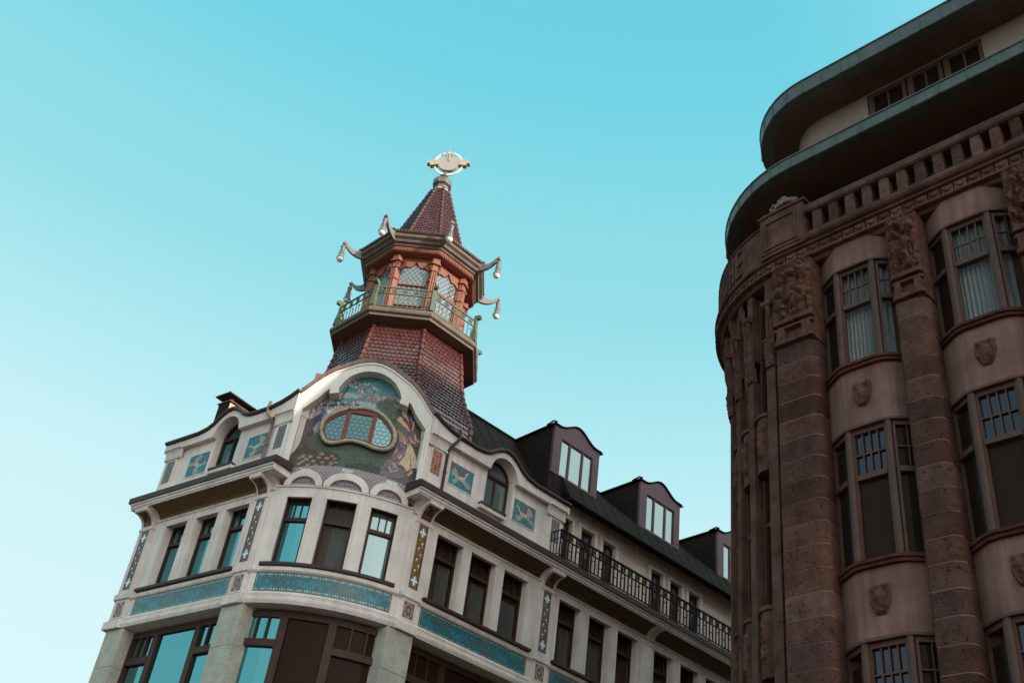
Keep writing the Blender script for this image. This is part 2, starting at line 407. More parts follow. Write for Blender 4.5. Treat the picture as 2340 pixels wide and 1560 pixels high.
def p_bird(var):
    def f(X, Y, w, h):
        x, y = X / w, Y / h
        if var in (1, 3): x = 1 - x
        a = vn(X * 14, Y * 14, var) * .6 + vn(X * 40, Y * 40, var + 4) * .4
        C = np.where((a > .5)[..., None], oc(26, 116, 126), oc(42, 88, 94)); C = np.where((a < .32)[..., None], oc(98, 84, 84), C)
        rock = vn(X * 4, Y * 4, 20 + var)
        C = np.where(((rock > .62) & (y > .45 if var != 2 else y < .45))[..., None], oc(92, 72, 76), C)
        wv = oc(150, 152, 142); gr = oc(150, 150, 140)
        cosr, sinr = math.cos(.35 * var - .4), math.sin(.35 * var - .4)
        xx = (x - .5) * cosr - (y - .5) * sinr + .5; yy = (x - .5) * sinr + (y - .5) * cosr + .5
        body = ((xx - .5) / .16) ** 2 + ((yy - .46) / .09) ** 2 < 1
        w1 = inpoly(xx, yy, [.42, .5, .36, .92, .22, .84, .1, .62, .3, .46]); w2 = inpoly(xx, yy, [.5, .42, .62, .1, .8, .08, .84, .24, .62, .42])
        tail = inpoly(xx, yy, [.4, .42, .08, .2, .04, .36, .3, .5])
        neck = nearline(xx, yy, [.62, .48, .72, .56, .78, .68, .88, .7], .03)
        C = np.where((w1 | w2 | tail)[..., None], np.where((np.sin(xx * 60 + yy * 40) > .2)[..., None], wv, oc(96, 110, 112)), C)
        C = np.where((body | neck)[..., None], wv * (.75 + .5 * vn(x * 30, y * 30, 3)[..., None]), C)
        return np.where(nearline(xx, yy, [.88, .7, .97, .67], .015)[..., None], oc(80, 60, 50), C)
    return f
def p_frieze(letters):
    def f(X, Y, w, h):
        pitch = .16; row = np.floor(Y / .09); x = X + (row % 2) * pitch / 2
        u = (x / pitch) % 1 - .5; v = (Y / .09) % 1
        ed = np.abs(np.hypot(u, v * .7) - .46) < .09
        C = np.where(ed[..., None], oc(96, 78, 42), oc(54, 42, 28)) * (.6 + .6 * vn(X * 10, Y * 10, 2)[..., None])
        if not letters: C = np.where(((np.hypot(u * pitch, (v - .15) * .09) < .018))[..., None], oc(140, 104, 62), C)
        C = np.where(((Y < .07) & (np.abs((X / .2) % 1 - .5) < .36) & (Y > .012))[..., None], oc(70, 104, 108) if not letters else oc(58, 60, 46), C)
        C = np.where(((Y < .07) & (np.abs((X / .2) % 1 - .5) > .43))[..., None], oc(150, 165, 165), C)
        if letters:
            for xc, full in ((.28 * w, True), (.66 * w, False)):
                d = np.hypot((X - xc) / .10, (Y - .2) / .17); an = np.arctan2(Y - .2, X - xc)
                C = np.where(((np.abs(d - 1) < .15) & (full | (np.abs(an) > .7)))[..., None], oc(104, 78, 56), C)
        else:
            for xc in (.38 * w, .62 * w):
                g = np.zeros(X.shape, bool); ins = np.zeros(X.shape, bool)
                for dx, zc, r in ((0, .3, .1), (-.11, .12, .12), (.11, .12, .12)):
                    d = np.hypot((X - xc - dx), (Y - zc)); g |= d < r + .02; ins |= d < r
                C = np.where(g[..., None], oc(128, 92, 70), C); C = np.where(ins[..., None], oc(70, 50, 42), C)
                d = np.hypot((X - xc) / .6, (Y - .03) / 1.4)
                C = np.where(((d < .085) & (d > .06))[..., None], oc(150, 120, 104), C)
        return C
    return f
def p_cap(X, Y, w, h):
    return np.where(((np.floor(X / .06) % 2 == 0) & (vn(X * 20, Y * 9, 3) > .55))[..., None], oc(98, 70, 44), oc(58, 44, 38))
def p_lunette(X, Y, w, h):
    a = (X + Y * 1.15) / .085; b = (X - Y * 1.15) / .085
    ln = (np.abs(a % 1 - .5) > .36) | (np.abs(b % 1 - .5) > .36)
    return np.where(ln[..., None], oc(150, 156, 170), oc(104, 76, 68))

# ---- a window: frame mesh with its panes as a sub-part
def window(fr, u0, u1, z0, z1, n, tz, bars, parent, fm='brownwood', gm='gl_sky', fwid=.06, name='window', bow_seg=1, low=0):
    w = MB(); d0, d1 = n - .05, n + .03
    w.box(fr, u0, u0 + fwid, d0, d1, z0, z1); w.box(fr, u1 - fwid, u1, d0, d1, z0, z1)
    a, b = u0 + fwid, u1 - fwid
    w.box(fr, a, b, d0, d1, z0, z0 + fwid, seg=bow_seg); w.box(fr, a, b, d0, d1, z1 - fwid, z1, seg=bow_seg)
    if tz: w.box(fr, a, b, d0, d1 + .025, tz - .05, tz + .05, seg=bow_seg)
    for i in range(bars):
        x = a + (b - a) * (i + 1) / (bars + 1); w.box(fr, x - .014, x + .014, d0 + .01, d1 - .01, (tz + .05) if tz else z0 + fwid, z1 - fwid)
    for i in range(low):
        x = a + (b - a) * (i + 1) / (low + 1); w.box(fr, x - .03, x + .03, d0 + .005, d1, z0 + fwid, (tz - .05) if tz else z1 - fwid)
    o = w.build(name, fm, parent)
    if gm == 'room':
        gm = 'gl_clear'
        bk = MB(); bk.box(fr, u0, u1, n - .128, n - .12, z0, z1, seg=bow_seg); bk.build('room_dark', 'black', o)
        kind_ = rng.choice((0, 1, 1, 2))
        if kind_:
            ua = u0 + (.05 if kind_ == 2 else rng.uniform(.3, .5) * (u1 - u0)); ub = u1 - .05; cnt = max(6, int((ub - ua) / .035)); zt_ = (tz or z1) - rng.uniform(.02, .2)
            cg = np.array([[fr(ua + (ub - ua) * k / cnt, n - .095 + (.02 if k % 2 else -.012) + rng.uniform(-.006, .006), z) for z in np.linspace(z0 + .05, zt_, 3)] for k in range(cnt + 1)])
            cu = MB(); cu.grid(cg); cu.build('curtain', 'curtain2', o, smooth=True, recalc=False)
    p = MB(); p.box(fr, u0 + .02, u1 - .02, n - .03, n - .015, z0 + .02, z1 - .02, seg=bow_seg); p.build('pane', gm, o)
    return o

ZB0, ZB1 = 11.60, 11.95         # belt moulding under the glazed band
# ---- one facade bay of the third floor (u counted from the corner edge)
def third_floor(fr, side, dark):
    base = MB()
    Ltot = 5.52 if side == 'L' else 19.5
    # core wall behind everything
    base.box(fr, 0.0, Ltot, -.75, -.40, 0, 15.2)
    base.sweep(fr, [-.10, Ltot], [(-.4, 11.60), (.07, 11.62), (.10, 11.70), (.10, 11.76), (.05, 11.80), (.07, 11.88), (.03, 11.94), (-.4, 11.94)])
    base.box(fr, 0.0, Ltot, -.4, 0, 11.94, 12.46)                 # behind band
    base.sweep(fr, [0.0, Ltot], [(-.4, 12.46), (.03, 12.46), (.06, 12.50), (.06, 12.58), (.02, 12.62), (-.4, 12.62)])
    base.box(fr, 0.0, Ltot, -.4, 0, 14.66, 14.80)                 # lintel
    base.sweep(fr, [-.05, Ltot], [(-.4, 14.80), (.03, 14.80), (.05, 14.83), (.03, 14.86), (-.4, 14.86)])
    base.sweep(fr, [-.05, Ltot], [(-.4, 14.86)] + [(.44 * (1 - math.cos(t)) - .004, 14.86 + .27 * math.sin(t) + .006) for t in np.linspace(0, math.pi / 2, 7)] + [(-.4, 15.14)])
    if side == 'L': bays = [(0.0, [(.84, 1.76), (2.09, 3.01), (3.38, 4.30)])]; pils = [(.10, .60, True), (4.86, 5.46, True)]
    else: bays = [(0.0, [(.88, 1.82), (2.13, 3.08), (3.39, 4.34)]), (4.78, [(5.64, 6.58), (6.94, 7.88), (8.22, 9.16)]), (9.3, [(9.94, 10.88), (11.25, 12.2), (12.56, 13.5)])]; pils = [(.08, .60, True), (4.82, 5.38, True), (9.35, 9.80, False), (13.75, 14.3, False)]
    prev = 0.0
    edges = []
    for _, ws in bays:
        for a, b in ws: edges.append((a, b))
    x = 0.0
    for a, b in edges + [(Ltot, Ltot)]:
        if a > x:
            base.box(fr, x, a - .035 if a < Ltot else a, -.07, 0, 12.62, 14.66)
            base.box(fr, x, a, -.4, -.07, 12.62, 14.66)
        x = b
    base.build('facade_wall', 'stone', P)
    for a, b in edges:
        lt = MB(); lt.box(fr, a - .05, b + .05, -.012, .028, 14.585, 14.665)
        lt.box(fr, a - .05, a - .005, -.012, .022, 12.70, 14.585); lt.box(fr, b + .005, b + .05, -.012, .022, 12.70, 14.585)
        lt.build('window_surround', 'stone', P)
        window(fr, a + .001, b - .001, 12.64, 14.65, -.26, 14.08, 2, P, gm='room' if dark else 'gl_sky')
    for a, b, strip in pils:
        pm = MB(); pm.box(fr, a, b, 0, .06, 12.62, 14.66); pm.box(fr, a - .05, b + .05, .0, .10, 12.50, 12.66); pm.box(fr, a, b, 0, .05, 11.94, 12.50); pm.box(fr, a - .06, b + .06, 0, .14, 11.62, 11.84)
        pm.box(fr, a - .02, b + .02, 0, .085, 14.60, 14.68)
        q = pm.build('pilaster', 'stone', P)
        if strip:
            c = (a + b) / 2
            sheet(fr, c - .155, c + .155, 12.78, 14.58, .064, .022, p_strip(side == 'R' and a < 1), 'mosaic_strip', q)
            sheet(fr, c - .17, c + .17, 11.99, 12.41, .054, .022, p_square, 'mosaic_square', q)
            br = MB(); cv = [(.06, 14.68)] + [(.07 + .36 * (1 - math.cos(t)), 14.70 + .33 * math.sin(t)) for t in np.linspace(0.1, math.pi / 2, 8)] + [(.46, 15.05), (.46, 15.14), (.0, 15.14), (0, 14.68)]
            br.side(fr, cv, a + .02, b - .02)
            k = br.build('bracket', 'stone', P)
            sheet(fr, c - .17, c + .17, 0.12, math.pi / 2 - .08, 0, .12, p_cap, 'bracket_mosaic', k, nfun=lambda U, Z: .075 + .36 * (1 - np.cos(Z)), zfun=lambda U, Z: 14.692 + .33 * np.sin(Z))
    for (o, ws) in bays:
        a, b = o + .74, o + 4.60
        sheet(fr, a, b, 11.95, 12.45, .012, .026, p_band, 'glazed_band', P, 'glaze')
        s = MB(); s.box(fr, a - .02, b + .04, -.02, .13, 12.622, 12.70); s.build('window_ledge', 'trimdark', P)
        sheet(fr, a - .08, b + .16, 0.0, math.pi / 2 - .03, 0, .026, p_frieze(side == 'R'), 'frieze_mosaic', P, nfun=lambda U, Z: .006 + .44 * (1 - np.cos(Z)), zfun=lambda U, Z: 14.858 + .27 * np.sin(Z))
    # cornice with its dark flashing
    c = MB(); c.sweep(fr, [-.34, Ltot + .12], [(-.1, 15.14), (.47, 15.14), (.47, 15.17), (.50, 15.19), (.50, 15.24), (.54, 15.27), (.54, 15.32), (-.1, 15.32)])
    k = c.build('cornice', 'stone', P)
    c = MB(); c.sweep(fr, [-.40, Ltot + .2], [(-.08, 15.325), (.58, 15.325), (.58, 15.49), (.52, 15.51), (-.08, 15.56)]); c.build('cornice_flashing', 'trimdark', k)
third_floor(FL, 'L', False)
third_floor(FR, 'R', True)

# ---- attic with arched window and wavy parapet
def attic(fr, side):
    e = 5.50
    w = MB(); wc, wr, zs = 2.84, .53, 17.32
    w.box(fr, .0, 2.31, -.45, -.06, 15.3, 17.36); w.box(fr, 3.37, e, -.45, -.06, 15.3, 17.36); w.box(fr, 2.31, 3.37, -.45, -.06, 15.3, 16.16)
    # parapet frieze with arch
    top = [(-.02, 17.86), (.25, 17.74), (.6, 17.64), (1.0, 17.58), (1.6, 17.57), (1.95, 17.60), (2.2, 17.70), (2.42, 17.88), (2.65, 18.01), (2.84, 18.05), (3.03, 18.01), (3.26, 17.88), (3.48, 17.70), (3.73, 17.58), (4.1, 17.52), (4.8, 17.52), (e + .12, 17.53)]
    lo = []
    for u, z in top:
        if abs(u - wc) < wr + .11:
            t = max(-1, min(1, (u - wc) / (wr + .0))); lo.append((wc + wr * t, zs + wr * math.sqrt(max(0, 1 - t * t))))
        else: lo.append((u, zs - .03))
    # refine the arch
    T2, L2 = [], []
    for i in range(len(top) - 1):
        for s_ in np.linspace(0, 1, 6)[:-1]:
            u = top[i][0] * (1 - s_) + top[i + 1][0] * s_; z = top[i][1] * (1 - s_) + top[i + 1][1] * s_
            T2.append((u, z)); t = (u - wc) / wr
            L2.append((u, zs + wr * math.sqrt(1 - t * t)) if abs(t) < 1 else (u, zs - .03))
    T2.append(top[-1]); L2.append((top[-1][0], zs - .03))
    w.band(fr, L2, T2, -.45, .10)
    w.build('attic_wall', 'stone', P)
    cp_ = MB(); cp_.tube([fr(u, .12, z + .07) for u, z in T2], .065, 8); cp_.band(fr, [(u, z) for u, z in T2], [(u, z + .10) for u, z in T2], -.5, .06)
    cp_.build('parapet_gutter', 'trimdark', P, smooth=True)
    # arched window
    f = MB()
    arc = [(wc + (wr + .0) * math.cos(t), zs + wr * math.sin(t)) for t in np.linspace(0, math.pi, 17)]
    arc2 = [(wc + (wr - .06) * math.cos(t), zs + (wr - .06) * math.sin(t)) for t in np.linspace(0, math.pi, 17)]
    f.band(fr, arc2, arc, -.36, -.28); f.box(fr, 2.31, 2.37, -.36, -.28, 16.16, zs); f.box(fr, 3.31, 3.37, -.36, -.28, 16.16, zs); f.box(fr, 2.37, 3.31, -.36, -.28, 16.16, 16.22); f.box(fr, wc - .03, wc + .03, -.36, -.28, 16.22, zs)
    f.box(fr, 2.37, 3.31, -.36, -.27, zs - .04, zs + .04)
    q = f.build('arched_window', 'brownwood', P)
    g_ = MB(); g_.prism(fr, [(2.33, 16.18), (3.35, 16.18)] + arc, -.345, -.335); g_.build('pane', 'gl_sky' if side == 'L' else 'gl_bright', q)
    s = MB(); s.box(fr, 2.12, 3.10 if side == 'R' else 3.12, -.06, .10, 16.09, 16.16); k = s.build('window_sill', 'trimdark', P)
    s = MB(); s.box(fr, 2.12, 3.10, -.06, .08, 15.98, 16.085); s.build('sill_block', 'stone', k)
    # panels with birds
    for i, (a, b) in enumerate(((.94, 1.82), (3.46, 4.36))):
        sheet(fr, a, b, 16.22, 16.92, -.052, .02, p_bird((0 if side == 'R' else 2) + i), 'bird_mosaic', P)
        fm = MB(); fm.box(fr, a - .03, a, -.06, -.045, 16.19, 16.95); fm.box(fr, b, b + .03, -.06, -.045, 16.19, 16.95); fm.box(fr, a, b, -.06, -.045, 16.19, 16.22); fm.box(fr, a, b, -.06, -.045, 16.92, 16.95)
        fm.build('panel_edge', 'stone', P)
    for i, (a, b) in enumerate(((.02, .72), (4.80, e))):
        p = MB(); p.box(fr, a, b, -.06, .0, 15.5, 17.0); c = (a + b) / 2
        p.box(fr, c - .22, c + .22, 0, .03, 15.6, 16.98)
        p.side(fr, [(0, 16.98), (.06, 16.98), (.07, 17.03), (.04, 17.06)] + [(.05 + .10 * (1 - math.cos(t)), 17.06 + .24 * math.sin(t)) for t in np.linspace(0, math.pi / 2, 6)] + [(-.0, 17.30)], a - .02, b + .02)
        q = p.build('attic_pilaster', 'stone', P)
        sheet(fr, c - .165, c + .165, 16.17, 16.92, .034, .02, p_lattice(side == 'R' and i == 0), 'mosaic_strip', q)
    # rain pipe
    pp = MB()
    u0 = .83 if side == 'R' else .98
    pts = [fr(u0 + .1, .14, 17.85), fr(u0 + .12, .16, 17.62), fr(u0 + .04, .16, 17.42), fr(u0 - .10, .06, 17.22), fr(u0 - .12, .03, 17.0), fr(u0 - .12, .03, 15.56)]
    pp.tube(pts, .045, 8)
    for z in (17.1, 16.4, 15.62): pp.tube([fr(u0 - .12, .03, z - .02), fr(u0 - .12, .03, z + .02)], .06, 8)
    pp.build('downpipe', 'trimdark' if side == 'R' else 'copperbrown', P, smooth=True)
attic(FL, 'L'); attic(FR, 'R')

# ---- bowed corner bay
m = MB(); seg = 16
def bs(prof, u0=.0, u1=CW, mat_=0, fr=FC): m.sweep(fr, np.linspace(u0, u1, seg + 1), prof, mat_)
bs([(-1.2, ZB0), (.07, 11.62), (.10, 11.70), (.10, 11.76), (.05, 11.80), (.07, 11.88), (.03, 11.94), (-1.2, 11.94)])
bs([(-.5, 11.94), (0, 11.94), (0, 12.46), (-.5, 12.46)])
bs([(-.5, 12.46), (.03, 12.46), (.07, 12.50), (.07, 12.58), (.03, 12.62), (-.5, 12.62)])
bs([(-.5, 14.65), (0, 14.65), (0, 14.90), (-.5, 14.90)])
bs([(-.0, 14.885), (.035, 14.885), (.035, 14.925), (0, 14.925)])
wins = [(.42, 1.08), (1.47, 2.26), (2.64, 3.34)]
x = 0.
for a, b in wins + [(CW, CW)]:
    m.sweep(FC, np.linspace(x, a, 4), [(-.5, 12.62), (0, 12.62), (0, 14.65), (-.5, 14.65)]); x = b
m.build('corner_bay_wall', 'stone', P)
for i, (a, b) in enumerate(wins):
    s = MB()
    s.sweep(FC, np.linspace(a - .05, b + .05, 5), [(-.01, 14.58), (.03, 14.58), (.03, 14.66), (-.01, 14.66)])
    s.box(FC, a - .05, a - .004, -.01, .024, 12.70, 14.58); s.box(FC, b + .004, b + .05, -.01, .024, 12.70, 14.58)
    s.build('window_surround', 'stone', P)
    window(FC, a + .001, b - .001, 12.64, 14.645, -.22, 14.02, 2, P, gm=('gl_sky', 'room', 'gl_bright')[i], bow_seg=3)
s = MB(); s.sweep(FC, np.linspace(.16, CW - .15, 17), [(-.02, 12.622), (.12, 12.622), (.12, 12.70), (-.02, 12.70)]); s.build('window_ledge', 'trimdark', P)
sheet(FC, .16, CW - .16, 11.96, 12.45, .012, .026, p_band, 'glazed_band', P, 'glaze')
# three arches with latticed lunettes
for a, b in ((.22, 1.25), (1.27, 2.49), (2.51, 3.55)):
    c, rw, rh = (a + b) / 2, (b - a) / 2, .47
    T = np.linspace(math.pi, 0, 19)
    am = MB(); am.band(FC, [(c + (rw - .18) * math.cos(t), 14.925 + .27 * math.sin(t)) for t in T], [(c + rw * math.cos(t), 14.925 + rh * math.sin(t)) for t in T], -.3, .05)
    k = am.build('arch', 'stone', P)
    sheet(FC, c - rw + .1, c + rw - .1, 14.92, 15.26, -.05, .018, p_lunette, 'lunette_lattice', k)

# ---- gable: mosaic field, frame, copper cap
def gable_off(U, Z):
    t = np.clip((Z - 15.3) / 1.3, 0, 1); s = 1 - t * t * (3 - 2 * t)
    return -.3 + (.3 + bow(U) - .03) * s
MOS=[
 ('cloud',[94, 329, 123, 338, 160, 336, 164, 331, 136, 327, 100, 324]),
 ('grey',[137, 322, 184, 346, 266, 352, 274, 338, 242, 316, 190, 314, 164, 318]),
 ('cloud',[100, 324, 135, 330, 156, 329, 137, 319, 112, 317]),
 ('sky2',[112, 317, 162, 324, 204, 323, 190, 317, 126, 311]),
 ('cloud',[146, 315, 185, 316, 211, 313, 207, 296, 168, 295, 156, 304]),
 ('grey',[60, 273, 116, 296, 157, 299, 145, 284, 98, 262, 77, 240, 65, 238]),
 ('pink',[11, 248, 47, 283, 62, 298, 75, 276, 53, 259, 34, 231, 19, 216]),
 ('lilac',[31, 228, 55, 272, 71, 269, 65, 250, 46, 234]),
 ('trunk',[16, 258, 21, 259, 29, 230, 33, 189, 27, 188]),
 ('peabody',[70, 272, 76, 261, 69, 244, 65, 217, 55, 194, 54, 176, 40, 173, 32, 201, 36, 223, 51, 244, 63, 258, 63, 270]),
 ('peaneck',[60, 273, 72, 272, 75, 258, 69, 246, 60, 255]),
 ('pea2',[12, 194, 32, 219, 49, 231, 48, 192, 37, 173, 17, 163]),
 ('rock',[52, 202, 62, 228, 68, 226, 69, 197, 60, 183]),
 ('green',[37, 173, 73, 180, 97, 155, 110, 137, 57, 132, 44, 153]),
 ('tail',[9, 136, 40, 173, 57, 132, 107, 133, 142, 129, 151, 98, 152, 52, 27, 43, 17, 88]),
 ('green2',[103, 147, 145, 164, 221, 162, 279, 158, 268, 106, 266, 60, 214, 65, 166, 63, 151, 98, 142, 129]),
 ('dgreen',[169, 83, 206, 107, 257, 101, 266, 60, 214, 65, 171, 64]),
 ('tree',[207, 315, 213, 328, 227, 328, 228, 339, 239, 343, 248, 335, 260, 341, 271, 328, 293, 320, 312, 299, 277, 268, 259, 267, 225, 294]),
 ('tree2',[226, 303, 248, 323, 273, 316, 279, 280, 261, 270]),
 ('dark',[292, 326, 321, 307, 360, 260, 365, 126, 358, 88, 342, 130, 346, 221, 326, 277]),
 ('teal',[354, 191, 361, 192, 361, 177, 355, 176]),
 ('green2',[355, 173, 361, 174, 361, 135, 357, 134]),
 ('hair',[277, 309, 284, 318, 299, 317, 313, 312, 316, 299, 310, 290, 302, 300, 293, 312, 282, 309]),
 ('skin',[281, 305, 290, 312, 298, 305, 302, 292, 311, 277, 308, 273, 298, 286, 293, 287, 286, 295]),
 ('purple',[272, 252, 277, 274, 300, 271, 321, 243, 329, 264, 336, 242, 320, 224, 318, 209, 301, 224, 280, 243]),
 ('olive',[273, 256, 284, 255, 313, 234, 319, 221, 290, 237, 273, 247]),
 ('cream',[277, 274, 283, 289, 291, 279, 309, 260, 317, 248, 323, 259, 319, 273, 311, 285, 322, 279, 327, 267, 325, 252, 317, 244, 300, 258, 280, 271]),
 ('red',[290, 282, 298, 284, 310, 273, 312, 281, 320, 271, 322, 260, 317, 252, 304, 266]),
 ('orange',[281, 243, 291, 241, 309, 224, 317, 218, 319, 202, 310, 200, 294, 206, 290, 222]),
 ('orange2',[320, 224, 332, 238, 339, 236, 348, 217, 348, 202, 331, 204, 322, 212]),
 ('dark',[321, 212, 331, 204, 348, 200, 353, 189, 346, 178, 333, 194]),
 ('mauve',[292, 204, 310, 199, 319, 200, 321, 173, 310, 136, 301, 116, 310, 106, 324, 121, 330, 104, 330, 81, 294, 63, 266, 66, 262, 101, 268, 139, 279, 146, 287, 176]),
 ('cream',[319, 200, 327, 196, 335, 158, 339, 126, 332, 109, 319, 129, 305, 132, 317, 163, 319, 186]),
 ('cream',[321, 210, 335, 191, 349, 168, 358, 131, 343, 125, 336, 158, 328, 187]),
 ('gold',[333, 161, 337, 158, 341, 124, 348, 108, 343, 96, 333, 90, 338, 107, 339, 126]),
 ('olive',[308, 119, 316, 128, 327, 117, 331, 99, 323, 98, 316, 113]),
 ('dark',[345, 125, 358, 129, 362, 95, 348, 75, 339, 81, 347, 103]),
]
MLN=[
 ('gold',0.012,[258, 326, 274, 319]),
 ('gold',0.012,[258, 320, 271, 315]),
 ('gold',0.012,[285, 320, 315, 307]),
 ('dark',0.012,[328, 187, 336, 158, 339, 126]),
 ('mauve2',0.012,[320, 195, 317, 161, 312, 136]),
 ('mauve2',0.012,[327, 183, 329, 147, 321, 130]),
 ('white',0.014,[289, 169, 293, 180]),
 ('white',0.014,[300, 160, 305, 152, 308, 165]),
 ('white',0.012,[290, 135, 299, 118, 310, 111]),
 ('white',0.012,[281, 117, 291, 90, 308, 105]),
 ('white',0.014,[305, 225, 305, 216, 312, 204, 319, 202]),
 ('white',0.014,[321, 225, 327, 213, 338, 210]),
 ('white',0.014,[334, 235, 338, 221, 349, 215]),
 ('brow',0.01,[286, 304, 291, 305]),
 ('brow',0.01,[292, 290, 295, 292]),
 ('brown',0.03,[45, 270, 58, 282, 93, 286, 116, 296, 141, 301, 159, 302]),
 ('brown',0.02,[58, 282, 50, 295, 40, 293]),
 ('brown',0.02,[93, 286, 104, 306, 126, 373, 137, 382]),
 ('brown',0.03,[103, 359, 121, 375, 132, 384]),
]
EYES=[95, 121, 91, 101, 69, 102, 61, 88, 81, 82, 53, 76, 71, 62, 91, 62, 106, 79, 113, 103, 124, 118, 134, 105, 130, 79, 143, 86, 112, 59, 129, 62, 149, 64, 40, 91, 48, 101, 45, 66]
BLOS=[136, 378, 147, 374, 128, 364, 145, 358, 156, 367, 165, 375, 175, 380, 195, 371, 198, 366, 181, 359, 155, 348, 164, 343, 150, 334, 120, 366, 108, 360, 63, 304, 74, 300, 82, 311, 92, 316, 90, 297, 103, 312, 77, 288, 62, 288, 119, 306, 123, 301, 141, 304, 144, 299, 107, 294, 101, 284, 93, 273, 82, 265, 56, 290, 54, 278, 42, 263, 37, 250, 53, 256, 35, 237]
KEYS=[68, 44, 180, 54, 301, 48]
PAL = dict(cloud=(150, 172, 168), grey=(116, 118, 116), sky2=(36, 132, 140), pink=(132, 106, 106), lilac=(128, 124, 142), trunk=(104, 54, 46), peabody=(52, 50, 74), peaneck=(24, 100, 122), pea2=(92, 66, 72), rock=(122, 130, 126),
  green=(60, 84, 70), tail=(66, 56, 48), green2=(62, 100, 82), dgreen=(54, 66, 50), tree=(54, 80, 62), tree2=(64, 98, 78), dark=(56, 44, 42), teal=(60, 130, 124), hair=(50, 52, 54), skin=(214, 170, 146), purple=(100, 88, 92), olive=(92, 94, 76),
  cream=(182, 160, 116), red=(118, 56, 44), orange=(150, 110, 74), orange2=(132, 78, 52), mauve=(104, 88, 98), gold=(170, 120, 66), brown=(66, 46, 48), mauve2=(110, 88, 84), white=(160, 170, 190), brow=(80, 60, 56))
def p_gable(X, Y, w, h):
    Z = Y + 15.05; x = X * 100 + 4; z = Z * 100 - 1500
    a = vn(X * 8, Y * 8, 31) * .5 + vn(X * 25, Y * 25, 32) * .5
    C = np.where((a > .5)[..., None], oc(34, 134, 142), oc(48, 112, 116)) * (.85 + .3 * vn(X * 3, Y * 14, 6)[..., None])
    low = z < 290
    C = np.where(low[..., None], np.where((a > .5)[..., None], oc(66, 78, 66), oc(82, 72, 66)), C)
    for nme, pl in MOS:
        i = inpoly(x + (a - .5) * 5, z + (vn(X * 20, Y * 20, 40) - .5) * 5, pl)
        v = .55 + .75 * (vn(X * 16, Y * 16, len(pl)) * .5 + vn(X * 48, Y * 48, len(pl) + 1) * .5)
        C = np.where(i[..., None], oc(*PAL[nme]) * v[..., None], C)
        if nme in ('pink', 'grey'):
            q = i & (vn(X * 18, Y * 18, 50) > .62); C = np.where(q[..., None], oc(150, 146, 160), C)
            q = i & (vn(X * 22, Y * 22, 51) > .74); C = np.where(q[..., None], oc(146, 96, 70), C)
        if nme in ('tail', 'dgreen'):
            q = i & (vn(X * 30, Y * 30, 52) > .68); C = np.where(q[..., None], oc(84, 72, 54), C)
        if nme in ('tree', 'tree2'):
            d = np.hypot((x / 9) % 1 - .5, (z / 8 + np.floor(x / 9) * .5) % 1 - .5)
            C = np.where((i & (d > .42) & (d < .52))[..., None], oc(96, 120, 96), C)
        if nme in ('green', 'green2', 'tree', 'tree2', 'dark'):
            q = i & (vn(X * 40, Y * 40, 57) > .66); C = np.where(q[..., None], oc(84, 82, 62), C)
            q = i & (vn(X * 44, Y * 44, 58) > .70); C = np.where(q[..., None], oc(64, 56, 52), C)
        if nme == 'mauve':
            q = i & (vn(X * 9, Y * 9, 53) > .66); C = np.where(q[..., None], oc(128, 92, 104), C)
        if nme == 'cloud':
            q = i & (np.sin(z * .9 + x * .15) > .7); C = np.where(q[..., None], oc(78, 120, 122), C)
    for nme, lw, pl in MLN:
        C = np.where(nearline(x, z, pl, lw * 100)[..., None], oc(*PAL[nme]), C)
    for nme, pl in MOS:
        if nme in ('skin', 'hair', 'cream', 'red'):
            q = inpoly(x, z, pl); C = np.where(q[..., None], oc(*PAL[nme]) * (.8 + .4 * vn(X * 50, Y * 50, 90)[..., None]), C)
    C = np.where(nearline(x, z, next(pl for nm, pl in MOS if nm == 'skin'), .9)[..., None], oc(70, 52, 48), C)
    for i in range(0, len(EYES), 2):
        ex, ez = EYES[i:i + 2]; d = np.hypot(x - ex, (z - ez) * .9); k = 5.2 if i % 3 else 6.2
        C = np.where((d < k * 1.25)[..., None], oc(62, 74, 54), C); C = np.where((d < k)[..., None], oc(172, 116, 60), C); C = np.where((d < k * .62)[..., None], oc(50, 52, 44), C)
        C = np.where((np.hypot(x - ex, z - ez + .8) < k * .42)[..., None], oc(60, 150, 160), C)
    for i in range(0, len(BLOS), 2):
        ex, ez = BLOS[i:i + 2]
        for q in range(5):
            px, pz = ex + rng.uniform(-6, 6), ez + rng.uniform(-5, 5); col = rng.choice(((150, 140, 152), (136, 132, 156), (168, 186, 192), (150, 104, 80)))
            C = np.where((np.hypot(x - px, z - pz) < rng.uniform(1.8, 4.0))[..., None], oc(*col), C)
    gry = C.mean(-1, keepdims=True); C = (C * .72 + gry * .28 * np.array((1.05, .98, .95))) * (.75 + .45 * vn(X * 55, Y * 55, 77)[..., None]) * .8
    # scale pattern above the arches
    zl = 44 + 22 * (1 - ((x - 188) / 188.) ** 2)
    sc = z < zl
    u = (x / 13 + np.floor(z / 6) * .5) % 1 - .5; v = (z / 6) % 1 - .5
    dd = np.abs(u) * 2 + np.abs(v) * 2
    Cs = np.where((dd < .6)[..., None], oc(98, 70, 62), np.where((dd < .85)[..., None], oc(112, 84, 70), oc(112, 118, 126)))
    C = np.where(sc[..., None], Cs, C)
    for i in range(0, len(KEYS), 2):
        kx, kz = KEYS[i:i + 2]; q = (np.abs(x - kx) < 15) & (np.abs(z - kz) < 5.5)
        gk = (np.abs(((x - kx) / 5.) % 1 - .5) > .26) ^ (np.abs(z - kz) > 3)
        C = np.where(q[..., None], np.where(gk[..., None], oc(180, 190, 192), oc(80, 82, 84)), C)
    return C
ax = CW / 2
